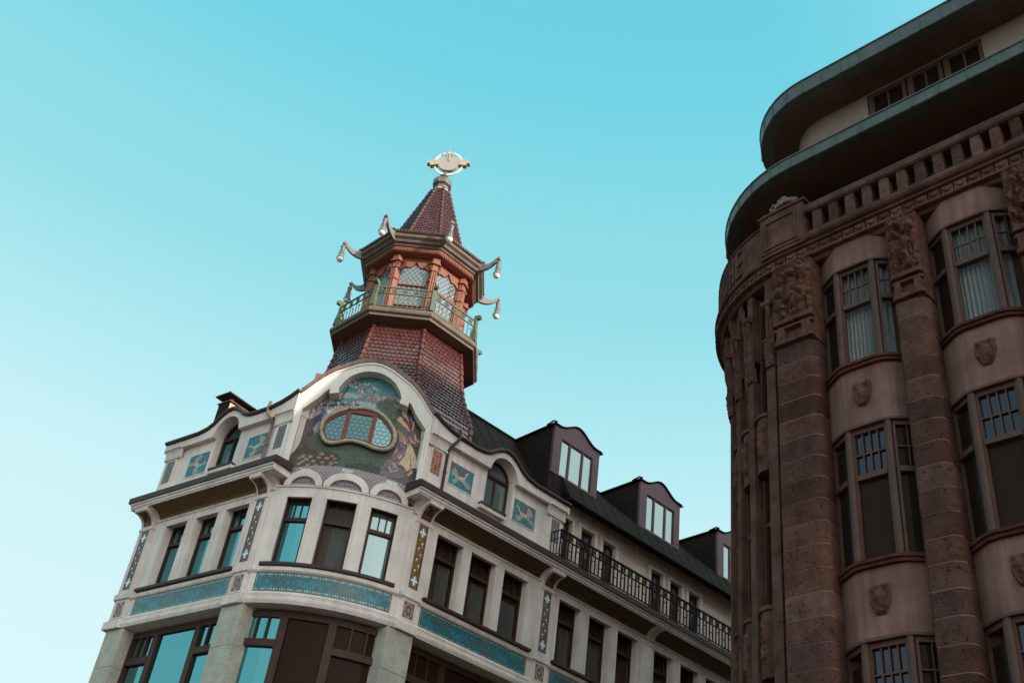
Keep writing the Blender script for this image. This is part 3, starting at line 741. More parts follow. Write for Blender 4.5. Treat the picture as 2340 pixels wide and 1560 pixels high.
OUT = [(0, 19.32), (.15, 19.31), (.30, 19.27), (.5, 19.19), (.70, 19.07), (.9, 18.93), (1.07, 18.82), (1.25, 18.66), (1.42, 18.48), (1.58, 18.28), (1.72, 18.08), (1.88, 17.88)]
INN = [(0, 19.02), (.15, 19.01), (.3, 18.97), (.48, 18.88), (.65, 18.74), (.8, 18.53), (.90, 18.30), (.93, 18.13), (1.08, 18.22), (1.2, 18.15), (1.40, 17.82), (1.72, 17.42)]
sheet(FG, .04, CW - .04, 15.05, 19.15, 0, .0165, p_gable, 'gable_mosaic', P, nfun=gable_off, keep=lambda X, Y: Y < np.interp(np.abs(X - ax), [d for d, _ in OUT], [z for _, z in OUT]) - .12)
gm = MB()
lo = [(ax - d, z) for d, z in INN[::-1]] + [(ax + d, z) for d, z in INN[1:]]
hi = [(ax - d, z) for d, z in OUT[::-1]] + [(ax + d, z) for d, z in OUT[1:]]
gm.band(FG, lo, hi, -.42, .02)
gm.box(FG, -.02, .15, -.42, .018, 15.2, 17.42); gm.box(FG, CW - .15, CW + .02, -.42, .018, 15.2, 17.42)
gm.prism(FG, [(-.02, 17.42), (.15, 17.42), (0.0, 17.9)], -.42, .016); gm.prism(FG, [(CW + .02, 17.42), (CW - .15, 17.42), (CW, 17.9)], -.42, .016)
gm.build('gable_frame', 'white', P)
gm = MB(); hi2 = [(u, z - .07) for u, z in hi]; hi3 = [(u, z - .01) for u, z in hi]
gm.band(FG, hi2, hi3, .02, .05); gm.build('gable_moulding', 'white', P)
gm = MB(); gm.band(FG, [(u, z + .005) for u, z in hi], [(ax + (u - ax) * 1.02, z + .15) for u, z in hi], -.6, .06)
gm.box(FG, .24, .56, -.5, .0, 18.42, 18.66)
gm.build('gable_cap', 'copperbrown', P)
gm = MB(); gm.band(FG, [(u, 15.0) for u, z in hi], [(u, z - .05) for u, z in hi], -1.0, -.62); gm.build('gable_back', 'stone', P)
for uu in (.86, CW - .86):
    gm = MB()                               # the two stone teeth of the arch
    s_ = 1 if uu < 1 else -1
    gm.prism(FG, [(uu - .10 * s_, 18.02), (uu + .16 * s_, 18.10), (uu + .10 * s_, 18.34), (uu - .12 * s_, 18.24)], -.3, .06)
    gm.build('arch_impost', 'white', P)
# ---- bean-shaped window
oo = [(.68, 17.0), (.69, 17.28), (.8, 17.46), (.94, 17.60), (1.12, 17.74), (1.32, 17.84), (1.56, 17.92), (1.81, 17.96), (2.02, 17.95), (2.21, 17.90), (2.42, 17.79), (2.59, 17.64), (2.74, 17.46), (2.85, 17.28), (2.89, 17.02), (2.85, 16.80), (2.73, 16.66), (2.58, 16.59), (2.42, 16.58), (2.24, 16.61), (2.07, 16.66), (1.88, 16.70), (1.68, 16.72), (1.52, 16.68), (1.36, 16.61), (1.2, 16.55), (1.07, 16.53), (.94, 16.56), (.82, 16.66), (.73, 16.82)]
def shrink(pl, d):
    c = np.mean(np.array(pl), 0); r = []
    for i, p in enumerate(pl):
        t = np.array(pl[(i + 1) % len(pl)]) - np.array(pl[i - 1]); n_ = np.array([t[1], -t[0]]) / np.linalg.norm(t)
        r.append(tuple(np.array(p) + n_ * d))
    return r
i1 = shrink(oo, .07); i2 = shrink(oo, .12); i3 = shrink(oo, .185)
rg = MB(); rg.tube([FG(u, -.20, z) for u, z in i1], .058, 10, closed=True); ring = rg.build('window_ring', 'frame_green', P, smooth=True)
wm = MB()
cl = lambda pl: pl + [pl[0]]
wm.band(FG, cl(i3), cl(i1), -.27, -.21)
for u in (1.40, 2.14): wm.box(FG, u - .06, u + .06, -.27, -.20, 16.76, 17.80)
wm.box(FG, 1.46, 2.08, -.27, -.205, 16.76, 16.85); wm.box(FG, 1.46, 2.08, -.27, -.205, 17.68, 17.80)
wd = wm.build('bean_window', 'redwood', P)
for x0_, x1_, gm_ in ((0., 1.40, 'gl_hexd'), (1.40, 2.14, 'gl_hexd'), (2.14, 4., 'gl_hex')):
    q_ = []
    for (xa, za), (xb, zb) in zip(i2, i2[1:] + i2[:1]):
        if x0_ <= xa <= x1_: q_.append((xa, za))
        cs = [(xc - xa) / (xb - xa) for xc in (x0_, x1_) if (xa - xc) * (xb - xc) < 0]
        for t_ in sorted(cs): q_.append((xa + (xb - xa) * t_, za + (zb - za) * t_))
    pn = MB(); pn.prism(FG, q_, -.255, -.245); pn.build('pane', gm_, wd)
hxs = [MB(), MB(), MB()]; hr = .085
for r_ in range(-10, 12):
    for c_ in range(-2, 22):
        hu = .6 + c_ * hr * 1.732 + (hr * .866 if r_ % 2 else 0); hz = 17.2 + r_ * hr * 1.5
        pts = [(hu + hr * math.sin(k * math.pi / 3), hz + hr * math.cos(k * math.pi / 3)) for k in range(4)]
        for p, q in zip(pts[:-1], pts[1:]):
            mid = ((p[0] + q[0]) / 2, (p[1] + q[1]) / 2)
            if not bool(inpoly(np.array([mid[0]]), np.array([mid[1]]), sum([list(t) for t in i3], []))[0]): continue
            if abs(mid[0] - 1.40) < .07 or abs(mid[0] - 2.14) < .07 or (mid[1] > 17.62 and 1.4 < mid[0] < 2.14): continue
            du, dz = q[0] - p[0], q[1] - p[1]; L_ = math.hypot(du, dz); ox, oz = -dz / L_ * .0042, du / L_ * .0042
            hx = hxs[0 if mid[0] < 1.4 else 1 if mid[0] < 2.14 else 2]
            hx.add([FG(p[0] + ox, -.238, p[1] + oz), FG(q[0] + ox, -.238, q[1] + oz), FG(q[0] - ox, -.238, q[1] - oz), FG(p[0] - ox, -.238, p[1] - oz)], [(0, 1, 2, 3)])
for hx in hxs: hx.build('lead_lattice', 'trimdark', wd, recalc=False)

# ---- granite piers and shop glazing below the belt
def pier(fr, a, b, d=.55):
    g_ = MB(); z = 0.
    while z < 11.55:
        h_ = min(1.32, 11.6 - z); g_.box(fr, a, b, -d, .045, z + .006, z + h_ - .006); g_.box(fr, a + .01, b - .01, -d + .01, .03, z - .006 if z else 0, z + .006) if z else None; z += 1.32
    return g_.build('granite_pier', 'granite', P)
pier(FL, -.12, .70); pier(FL, 4.60, 5.38)
pier(FR, -.20, .64); pier(FR, 4.62, 5.3)
pier(FR, 9.3, 9.9); pier(FR, 13.7, 14.3)
def shopwin(fr, xs, n, z1, parent, seg=1, gms=('gl_sky',)):
    f = MB(); u0, u1 = xs[0], xs[-1]
    d0, d1 = n - .08, n + .04
    f.box(fr, u0, u1, d0, d1, z1 - .10, z1 + .06, seg=seg); f.box(fr, u0, u1, d0, d1, 0, .5, seg=seg)
    cols = [(u0, u0 + .08)] + [(x - .10, x + .10) for x in xs[1:-1]] + [(u1 - .08, u1)]
    for a, b in cols: f.box(fr, a, b, d0, d1 + .02, .5, z1 - .10)
    for zt in (10.74, 7.2, 3.6):
        for i in range(len(cols) - 1):
            if i == 1 and zt > 10: continue
            f.box(fr, cols[i][1], cols[i + 1][0], d0, d1 + .03, zt - .09, zt + .09, seg=max(1, seg // 3))
    for i in (0, 2):
        if i + 1 >= len(cols): continue
        a, b = cols[i][1], cols[i + 1][0]
        for k in (1, 2): x = a + (b - a) * k / 3; f.box(fr, x - .025, x + .025, d0 + .01, d1, 10.83, z1 - .10)
    o = f.build('shop_window', 'brownwood', parent)
    for i in range(len(cols) - 1):
        p = MB(); p.box(fr, cols[i][1] - .03, cols[i + 1][0] + .03, n - .045, n - .02, .45, z1 - .08, seg=max(1, seg // 3)); p.build('pane', gms[i % len(gms)], o)
shopwin(FL, [.71, 1.86, 3.55, 4.58], -.34, 11.50, P)
shopwin(FC, [.10, 1.12, 2.33, CW - .12], -.30, 11.50, P, 9, ('gl_sky', 'gl_dark', 'gl_dark'))
shopwin(FR, [.66, 2.0, 3.4, 4.60], -.34, 11.50, P, gms=('gl_dark',))
shopwin(FR, [5.32, 6.6, 8.0, 9.28], -.34, 11.50, P, gms=('gl_dark',))
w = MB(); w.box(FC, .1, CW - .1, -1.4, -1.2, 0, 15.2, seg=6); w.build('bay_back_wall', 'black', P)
# ---- balcony wing of the right facade: set-back plastered wall, doors, railing, mansard with dormers
SB = -.5
doors = [(5.72, 6.36), (6.78, 7.42), (7.80, 8.44), (10.20, 10.84), (11.20, 11.84), (12.20, 12.84), (14.62, 15.26), (15.62, 16.26), (16.62, 17.26)]
w = MB(); x = 5.45
for a, b in doors + [(19.5, 19.5)]:
    w.box(FR, x, a, SB - .3, SB, 15.5, 17.56); x = b
w.box(FR, 5.45, 19.5, SB - .3, SB, 17.56, 18.13)
w.box(FR, 5.40, 5.50, SB - .3, -.06, 15.4, 17.5)
w.build('balcony_wall', 'plaster', P)
for a, b in doors:
    t = MB(); t.box(FR, a - .10, a, SB, SB + .04, 15.5, 17.56); t.box(FR, b, b + .10, SB, SB + .04, 15.5, 17.56); t.box(FR, a - .10, b + .10, SB, SB + .04, 17.56, 17.67); t.build('door_surround', 'stone', P)
    d = window(FR, a + .001, b - .001, 15.52, 17.555, SB - .16, 17.02, 1, P, gm='gl_bright', fm='brownwood', fwid=.10, name='balcony_door')
    k = MB(); k.box(FR, a + .10, b - .10, SB - .2, SB - .155, 15.6, 16.72); k.box(FR, (a + b) / 2 - .05, (a + b) / 2 + .05, SB - .2, SB - .15, 16.72, 16.96); k.build('door_panel', 'brownwood', d)
rl = MB()
RN = .46
rl.box(FR, 5.0, 19.5, RN - .03, RN + .03, 16.40, 16.45); rl.box(FR, 5.0, 19.5, RN - .016, RN + .016, 16.155, 16.19); rl.box(FR, 5.0, 19.5, RN - .015, RN + .015, 15.60, 15.63)
u = 5.0; i = 0
while u < 16:
    rl.box(FR, u - .017, u + .017, RN - .017, RN + .017, 15.52 if i % 6 == 0 else 15.63, 16.40 if i % 2 == 0 else 16.16)
    if i % 2 == 0:
        rl.box(FR, u + .012, u + .17, RN - .01, RN + .01, 16.0 - (.12 if i % 4 else 0), 16.02 - (.12 if i % 4 else 0))
        rl.tube([FR(u + .085 + .05 * math.cos(t), RN, 16.29 + .09 * math.sin(t)) for t in np.linspace(0, 2 * math.pi, 9)[:-1]], .018, 4, closed=True)
        rl.box(FR, u + .065, u + .105, RN - .012, RN + .012, 16.27, 16.31)
        rl.box(FR, u + .16, u + .175, RN - .01, RN + .01, 16.18, 16.40)
    if i % 12 == 0: rl.tube([FR(u, RN, 15.66), FR(u + .3, SB + .02, 16.0)], .012, 4)
    u += .17; i += 1
rl.tube([FR(5.0, RN, 16.42), FR(5.0, -.05, 16.42)], .02, 5); rl.tube([FR(5.0, RN, 16.17), FR(5.0, -.05, 16.17)], .012, 5)
for k in range(1, 4): rl.tube([FR(5.0, RN - .13 * k, 15.55), FR(5.0, RN - .13 * k, 16.42)], .012, 4)
rl.build('balcony_railing', 'iron', P)
# roof: eaves, mansard slope, flat top
rf = MB()
rf.sweep(FR, [5.75, 19.5], [(SB - .28, 18.14), (SB + .02, 18.14), (-.06, 17.93), (.02, 17.93), (.02, 17.97), (-.02, 18.0), (SB - .2, 18.62)])
rf.sweep(FR, [2.3, 5.75], [(-.47, 17.4), (-.47, 17.70), (-2.35, 20.55), (-7.0, 20.75), (-7.0, 15.0), (-.85, 15.0)])
rf.sweep(FR, [5.75, 19.5], [(-.85, 18.0), (-.60, 18.15), (-.03, 18.005), (-.50, 18.84), (-2.35, 20.55), (-7.0, 20.75), (-7.0, 15.0), (-.85, 15.0)])
rf.sweep(FR, [5.10, 5.749], [(-.48, 17.6), (-.505, 18.84), (-2.3, 20.5), (-2.3, 17.6)])
rf.sweep(FL, [2.4, 5.7], [(-.47, 17.3), (-.47, 17.45), (-3.2, 18.6), (-7.0, 18.7), (-7.0, 15.0), (-.6, 15.0)])
rf.tube([FR(2.3, -2.35, 20.58), FR(19.5, -2.35, 20.58)], .06, 6)
for f_ in (.16, .2, .24): rf.tube([FR(2.3, -.47 - 1.88 * f_ + .05, 17.70 + 2.85 * f_ + .02), FR(5.7, -.47 - 1.88 * f_ + .05, 17.70 + 2.85 * f_ + .02)], .022, 5)
for u in np.arange(2.6, 19.4, .55):
    if u < 5.7: q0, q1, q2 = (-.47, 17.70), None, (-2.35, 20.55)
    else: q0, q1, q2 = (-.03, 18.005), (-.50, 18.84), (-2.35, 20.55)
    pts = [FR(u, a_, z_) for a_, z_ in (q0, q1, q2) if True] if q1 else [FR(u, *q0), FR(u, *q2)]
    rf.tube(pts, .018, 4)
for u in np.arange(6.1, 19, 1.1): rf.tube([FR(u, -.62, 18.98), FR(u, -.56, 19.08)], .02, 4)
rf.build('mansard_roof', 'slate', P)
def dormer(u0):
    wdt, n0 = 2.14, -.48
    z0, z1 = 18.82, 20.56
    hump = lambda s: .36 * math.sin(math.pi * min(1, max(0, (s - .12) / .76))) ** 2
    T = [(u0 + wdt * s, z1 + hump(s)) for s in np.linspace(0, 1, 19)]
    f = MB(); a, b, zt = u0 + .36, u0 + wdt - .30, 20.18
    f.box(FR, u0, a, n0 - .1, n0, z0, zt); f.box(FR, b, u0 + wdt, n0 - .1, n0, z0, zt)
    f.box(FR, a, b, n0 - .1, n0, z0, z0 + .06)
    f.band(FR, [(u, zt) for u, z in T], T, n0 - .1, n0)
    o = f.build('dormer', 'dormer', P)
    c = MB(); c.band(FR, [(u, z0) for u, z in T], [(u, z - .02) for u, z in T], -2.6, n0 - .102); c.build('dormer_body', 'slate', o)
    c = MB(); c.band(FR, [(u0 - .07 + (wdt + .14) * i / 18, T[i][1] + .003) for i in range(19)], [(u0 - .07 + (wdt + .14) * i / 18, T[i][1] + .045) for i in range(19)], -2.7, n0 + .05)
    c.tube([FR(u0 - .10, n0 - .3, z1 + .03), FR(u0 - .16, n0 + .06, z1 + .03), FR(u0 - .02, n0 + .08, z1 + .05)], .03, 5)
    c.tube([FR(u0 + wdt + .10, n0 - .3, z1 + .02), FR(u0 + wdt + .06, n0 + .09, z1 - .05)], .03, 5)
    c.build('dormer_roof', 'slate', o)
    wn = MB(); xs = [a, a + .42, a + 1.03, b]
    for x in xs[1:3]: wn.box(FR, x - .035, x + .035, n0 - .08, n0 - .02, z0 + .06, zt)
    wn.box(FR, a, a + .03, n0 - .08, n0 - .03, z0 + .06, zt); wn.box(FR, b - .03, b, n0 - .08, n0 - .03, z0 + .06, zt); wn.box(FR, a + .03, b - .03, n0 - .08, n0 - .03, zt - .04, zt)
    wn.build('dormer_window_frame', 'dormer', o)
    for p_, q_ in zip(xs[:-1], xs[1:]): pn = MB(); pn.box(FR, p_ + .02, q_ - .02, n0 - .075, n0 - .06, z0 + .05, zt - .02); pn.build('pane', 'gl_bright', o)
for u0 in (5.18, 9.46, 13.80): dormer(u0)
# chimney-like ventilation dormers over the left facade
c = MB(); c.box(FL, 4.47, 5.0, -2.2, -.8, 17.4, 19.42); k = c.build('roof_dormer', 'slate', P)
c = MB(); c.box(FL, 4.462, 4.469, -2.18, -.82, 17.5, 19.38); c.box(FL, 4.45, 4.462, -1.62, -1.59, 17.5, 19.38); c.build('copper_sheet', 'copper', k)  # copper only on the sunlit cheek, shade of the front put into dark slate
c = MB(); c.box(FL, 4.42, 5.04, -2.25, -.76, 19.42, 19.46); c.build('dormer_rim', 'copperbrown', k)
c = MB(); c.box(FL, 4.32, 5.02, -2.2, -.60, 19.60, 19.64)
for u in (4.5, 4.95):
    for n_ in (-2.1, -.9): c.box(FL, u - .025, u + .025, n_ - .025, n_ + .025, 19.46, 19.60)
c.build('dormer_hood', 'trimdark', k)
c = MB(); c.box(FL, 5.06, 5.34, -4.2, -.8, 17.4, 18.55); k = c.build('roof_box', 'slate', P)
c = MB(); c.box(FL, 5.052, 5.059, -4.1, -.84, 17.45, 18.5)
for q in range(5): c.box(FL, 5.04, 5.052, -1.5 - q * .6, -1.47 - q * .6, 17.45, 18.5)
c.build('copper_sheet', 'copper', k)  # sunlit side alone in copper, the shaded front is coloured dark
# ================================================================== pagoda turret (parts of the corner building)
TX, TY, PH = -3.397, 29.0, -.0687
C225 = math.cos(math.pi / 8); S225 = math.sin(math.pi / 8)
def TF(k):
    a = PH + k * math.pi / 4
    return frame((TX, TY, 0), (math.cos(a), math.sin(a), 0), (math.sin(a), -math.cos(a), 0))
def VF(k):                              # frame through the vertex between faces k and k+1 (n = radius)
    a = PH + (k + .5) * math.pi / 4
    return frame((TX, TY, 0), (math.cos(a), math.sin(a), 0), (math.sin(a), -math.cos(a), 0))
def ring(mb, prof, m_=0): mb.lathe(TX, TY, prof, 8, PH + math.pi / 8, m_)
def rint(prof, s):                      # point on a (r,z) polyline at arc length s
    for (r0, z0), (r1, z1) in zip(prof[:-1], prof[1:]):
        L_ = math.hypot(r1 - r0, z1 - z0)
        if s <= L_: t = s / L_; return r0 + (r1 - r0) * t, z0 + (z1 - z0) * t
        s -= L_
    return prof[-1]
def tiled(prof, row, tw, name, ridge_r, front_stop=0.):
    tot = sum(math.hypot(b[0] - a[0], b[1] - a[1]) for a, b in zip(prof[:-1], prof[1:]))
    base = MB(); ring(base, [(r - (.03 if z > front_stop - .2 or not front_stop else .35), z) for r, z in prof][::-1]); o = base.build(name, 'slate', P)
    t = MB(); nrow = int(tot / row)
    for k in range(8):
        fr = TF(k)
        for j in range(nrow):
            rt_, zt = rint(prof, j * row)
            if front_stop and ((k == 0 and zt < front_stop) or zt < 17.6): continue
            rb, zb = rint(prof, (j + 1) * row + .02)
            wt, wb = rt_ * S225, rb * S225; nt_, nb = rt_ * C225, rb * C225 + .028
            cnt = max(2, int(round(2 * wb / tw))); sh = .5 if j % 2 else 0.
            for i in range(cnt + (1 if sh else 0)):
                a = max(-1, -1 + 2 * (i - sh) / cnt); b = min(1, -1 + 2 * (i + 1 - sh) / cnt)
                if b - a < .02: continue
                zj = rng.uniform(-.007, .007)
                mid = (a + b) / 2; d = (zt - zb); v = rng.uniform(.82, 1.14) * (.62 if rng.random() < .03 else 1); cc = (v, v * rng.uniform(.93, 1.05), v * rng.uniform(.92, 1.08))
                jn = rng.uniform(-.004, .005)
                pts = [(a * wt, nt_, zt), (b * wt, nt_, zt), (b * wb, nb - .006 + jn, zb + d * .28 + zj), ((b * .72 + mid * .28) * wb, nb + jn, zb + d * .08 + zj), (mid * wb, nb + jn, zb + zj), ((a * .72 + mid * .28) * wb, nb + jn, zb + d * .08 + zj), (a * wb, nb - .006 + jn, zb + d * .28 + zj)]
                lo_ = [(x, n - .03, z) for x, n, z in pts[2:]]
                vs = [fr(*p) for p in pts] + [fr(*p) for p in lo_]
                t.add(vs, [(0, 1, 2, 3, 4, 5, 6), (2, 3, 8, 7), (3, 4, 9, 8), (4, 5, 10, 9), (5, 6, 11, 10)], 0, cc)
    t.build('roof_tiles', 'tile', o, recalc=False)
    for k in range(8):
        h = MB(); fr = VF(k); s = 0.
        while s < tot - .05:
            if front_stop and k in (0, 7) and rint(prof, s)[1] < front_stop: break
            s2 = min(tot, s + .24); r0, z0 = rint(prof, s); r1, z1 = rint(prof, s2); v = rng.uniform(.75, 1.15)
            h.tube([fr(0, r0 + .0, z0), fr(0, r0 * .15 + r1 * .85 + .005, z0 * .15 + z1 * .85), fr(0, r1 + .012, z1 - .02)], [ridge_r * .86, ridge_r, ridge_r * 1.14], 8, 0, (v, v, v)); s = s2
        h.build('ridge_tiles', 'ridge', o, smooth=True)
    return o
SKIRT = [(2.04, 21.70), (2.10, 21.35), (2.17, 21.0), (2.28, 20.3), (2.42, 19.8), (2.68, 19.15), (2.86, 18.7), (2.88, 17.4)]
tiled(SKIRT, .155, .145, 'turret_skirt_roof', .075, 18.95)
# gallery
g_ = MB(); ring(g_, [(1.3, 21.66), (2.06, 21.66), (2.42, 21.70), (2.48, 21.70), (2.48, 21.78), (2.56, 21.82), (2.58, 21.88), (2.56, 21.94), (2.50, 21.96), (2.50, 22.03), (2.44, 22.06), (1.3, 22.06)])
g_.build('gallery_floor', 'eave', P)
g_ = MB(); ring(g_, [(2.05, 21.655), (2.415, 21.693), (2.415, 21.69), (2.05, 21.64)]); g_.build('gallery_soffit', 'soffit', P)
rail = MB()
for k in range(8):
    fr = TF(k); ap = 2.40 * C225; hw = 2.40 * S225 - .06
    for z, h_ in ((22.86, .045), (22.62, .025), (22.12, .03)): rail.box(fr, -hw, hw, ap - .02, ap + .02, z, z + h_)
    for i in range(5):
        c_ = -hw + 2 * hw * (i + .5) / 5
        for u in (c_ - .075, c_ + .075): rail.box(fr, u - .012, u + .012, ap - .012, ap + .012, 22.645, 22.86)
        rail.tube([fr(c_ + .05 * math.cos(t), ap, 22.75 + .06 * math.sin(t)) for t in np.linspace(0, 2 * math.pi, 9)[:-1]], .016, 4, closed=True)
        rail.box(fr, c_ - .02, c_ + .02, ap - .014, ap + .014, 22.73, 22.77)
    for i in range(11):
        u = -hw + 2 * hw * (i + .5) / 11; rail.box(fr, u - .011, u + .011, ap - .011, ap + .011, 22.15, 22.62 if i % 2 else 22.5)
        if i % 2 == 0: rail.box(fr, u - .07, u + .011, ap - .01, ap + .01, 22.48, 22.50)
ro = rail.build('gallery_railing', 'green', P)
for k in range(8):
    fr = VF(k); p = MB()
    p.plan(fr, [(-.085, 2.33), (.085, 2.33), (.085, 2.47), (-.085, 2.47)], 22.06, 22.40)
    p.side(fr, [(2.34, 22.40), (2.52, 22.06), (2.50, 22.40), (2.46, 22.55), (2.45, 22.95), (2.37, 22.95), (2.35, 22.55)], -.07, .07)
    p.side(fr, [(2.33, 22.95), (2.53, 22.95), (2.58, 23.0), (2.58, 23.05), (2.52, 23.09), (2.36, 23.08)], -.06, .06)
    p.build('railing_post', 'green', ro)
# lantern room: posts, ogee panels, glazing
core = MB(); ring(core, [(1.30, 22.0), (1.30, 25.2)]); core.build('turret_core', 'black', P)
for k in range(8):
    fr = VF(k); p = MB()
    p.plan(fr, [(-.13, 1.50), (.13, 1.50), (.15, 1.62), (.09, 1.74), (-.09, 1.74), (-.15, 1.62)], 22.06, 24.78)
    for q in (-.07, 0, .07): p.tube([fr(q, 1.745, 22.2), fr(q, 1.745, 24.25)], .028, 6)
    for z, e in ((22.06, .05), (23.75, .02), (24.22, .03), (24.50, .05)): p.plan(fr, [(-.14 - e, 1.55), (.14 + e, 1.55), (.16 + e, 1.64), (.10 + e, 1.76 + e), (-.10 - e, 1.76 + e), (-.16 - e, 1.64)], z, z + .05)
    for s in (-1, 1): p.tube([fr(.13 * s, 1.72, 24.44), fr(.20 * s, 1.74, 24.36), fr(.15 * s, 1.76, 24.28)], .022, 5)
    p.plan(fr, [(-.15, 1.52), (.15, 1.52), (.17, 1.64), (.11, 1.78), (-.11, 1.78), (-.17, 1.64)], 24.56, 24.78)
    p.build('turret_column', 'orange', P)
for k in range(8):
    fr = TF(k); ap = 1.60 * C225; hw = 1.60 * S225 - .10
    f = MB(); n0, n1 = ap - .05, ap + .03
    # ogee headed panel
    og = []
    for t in np.linspace(-1, 1, 25):
        a = abs(t); z = 24.30 + .10 * (1 - ((a - .62) / .38) ** 2) if a > .45 else 24.38 + .26 * ((.45 - a) / .45) ** 1.5
        og.append((t * (hw - .06), z))
    f.band(fr, og, [(u, 24.80) for u, z in og], n0, n1)
    f.box(fr, -hw, -hw + .06, n0, n1, 22.06, 24.80); f.box(fr, hw - .06, hw, n0, n1, 22.06, 24.80)
    for z in (22.06, 22.78, 23.62): f.box(fr, -hw + .06, hw - .06, n0, n1 + .01, z, z + .055)
    o = f.build('turret_window', 'orange', P)
    pn = MB(); pn.prism(fr, [(-hw + .03, 22.08), (hw - .03, 22.08), (hw - .03, 24.4), (0, 24.72), (-hw + .03, 24.4)], ap - .035, ap - .025); pn.build('pane', 'gl_tower', o)
    lt = MB(); d = .165; H = 2.62; w_ = hw - .06
    for s in (-1, 1):
        c0 = -w_ - H * .8
        c = c0
        while c < w_ + H * .8:
            # line u = c + s*(z-22.1)*.8 clipped to the glass
            seg_ = []
            for z in np.linspace(22.11, 24.68, 42):
                u = c + s * (z - 22.11) * .8 + (0 if s > 0 else H * .0)
                lim = np.interp(u, [p[0] for p in og], [p[1] for p in og]) if abs(u) < w_ else 0
                seg_.append((u, z, abs(u) < w_ and z < lim))
            st = [i for i, q in enumerate(seg_) if q[2]]
            if len(st) > 1:
                (ua, za, _), (ub, zb, _) = seg_[st[0]], seg_[st[-1]]
                lt.add([fr(ua - .008, ap - .018, za), fr(ua + .008, ap - .018, za), fr(ub + .008, ap - .018, zb), fr(ub - .008, ap - .018, zb)], [(0, 1, 2, 3)])
            c += d
    lt.build('lead_lattice', 'lattice', o, recalc=False)
# frieze with dentils, eaves
fz = MB(); ring(fz, [(1.55, 24.78), (1.96, 24.78), (1.98, 24.80), (1.98, 24.96), (1.5, 24.96)])
fo = fz.build('turret_frieze', 'orange', P)
dn = MB()
for k in range(8):
    fr = TF(k); ap = 1.98 * C225; hw = 1.98 * S225
    for i in range(18):
        u = -hw + 2 * hw * (i + .5) / 18; dn.box(fr, u - .02, u + .02, ap - .01, ap + .03, 24.80, 24.87)
    dn.box(fr, -hw, hw, ap - .01, ap + .022, 24.885, 24.905)
dn.build('dentils', 'orange', fo)
ev = MB(); ring(ev, [(1.5, 24.962), (2.02, 24.962), (2.05, 24.99), (2.05, 25.03), (2.14, 25.06), (2.16, 25.10), (2.16, 25.14), (2.22, 25.18), (2.26, 25.20), (2.28, 25.26), (2.26, 25.31), (2.20, 25.33), (2.20, 25.36), (2.28, 25.38), (2.28, 25.42), (1.5, 25.45)])
ev.build('turret_eaves', 'eave', P)
eg = MB()
for k in range(8):
    fr = TF(k); ap = 2.28 * C225; hw = 2.28 * S225
    for i in range(16):
        u = -hw + 2 * hw * (i + .5) / 16; eg.tube([fr(u, ap - .2, 25.47), fr(u, ap + .03, 25.42)], .035, 6, 0, (1, 1, 1))
eg.build('eave_tiles', 'ridge', P, smooth=True)
SPIRE = [(.33, 29.30), (.50, 28.75), (.75, 28.0), (1.06, 27.05), (1.34, 26.20), (1.55, 25.85), (1.85, 25.58), (2.28, 25.43)]
tiled(SPIRE, .115, .115, 'spire_roof', .06)
# curled brackets
for k in range(8):
    fr = VF(k); h = MB()
    top = [(2.10, 25.48), (2.22, 25.40), (2.36, 25.33), (2.50, 25.31), (2.62, 25.36), (2.72, 25.44), (2.80, 25.53), (2.87, 25.57)]
    bot = [(2.08, 25.10), (2.20, 25.07), (2.34, 25.07), (2.48, 25.11), (2.61, 25.18), (2.73, 25.29), (2.83, 25.41), (2.90, 25.47)]
    h.side(fr, bot + top[::-1], -.045, .045)
    h.tube([fr(-.07, 2.87, 25.47), fr(.07, 2.87, 25.47)], .045, 8)
    h.tube([fr(-.055, 2.13, 25.34), fr(.055, 2.13, 25.34)], .12, 8)
    h.build('curled_bracket', 'bell', P, smooth=True)
# cap under the ornament
cpm = MB(); ring(cpm, [(.20, 29.22), (.30, 29.25), (.30, 29.36), (.22, 29.40)], 1)
ring(cpm, [(.22, 29.36), (.27, 29.40), (.27, 29.55), (.36, 29.60), (.36, 29.84), (.30, 29.90), (.12, 29.95)], 0)
cpm.lathe(TX, TY, [(.12, 29.94), (.10, 30.0), (.10, 30.06), (.16, 30.1), (.16, 30.14), (.1, 30.18), (.1, 30.22), (.06, 30.26)], 14)
cpm.build('spire_cap', ['greygreen', 'white'], P)

# ================================================================== sun ornament standing on the spire
OX, OZ = TX + .06, 30.84
sun_o = thing('sun_ornament', 'gilt sun disc with ring and ray plates standing on the tip of the red spire', 'ornament', (TX, TY, 30.24))
oa = -.10
SF = frame((OX, TY, 0), (math.cos(oa), math.sin(oa), 0), (math.sin(oa), -math.cos(oa), 0))
def rot(u, z, t=.09): return (u * math.cos(t) - z * math.sin(t), OZ + u * math.sin(t) + z * math.cos(t))
st = MB(); st.lathe(TX + .03, TY, [(.07, 30.24), (.05, 30.3), (.035, 30.55)], 10); st.build('stem', 'greygreen', sun_o)
d = MB(); d.prism(SF, [rot(.40 * math.cos(t), .41 * math.sin(t)) for t in np.linspace(0, 2 * math.pi, 37)[:-1]], -.06, .09); d.build('disc', 'disc', sun_o)
r_ = MB()
for i in range(60):
    t0 = 2 * math.pi * i / 60; t1 = t0 + 2 * math.pi / 60 * .62
    if abs(math.sin(t0)) < .25: continue
    r_.prism(SF, [rot(.50 * math.cos(t0), .54 * math.sin(t0)), rot(.57 * math.cos(t0), .62 * math.sin(t0)), rot(.57 * math.cos(t1), .62 * math.sin(t1)), rot(.50 * math.cos(t1), .54 * math.sin(t1))], -.03, .03)
r_.tube([SF(*((lambda q: (q[0], 0, q[1]))(rot(.50 * math.cos(t), .54 * math.sin(t))))) for t in np.linspace(0, 2 * math.pi, 49)[:-1]], .013, 6, closed=True)
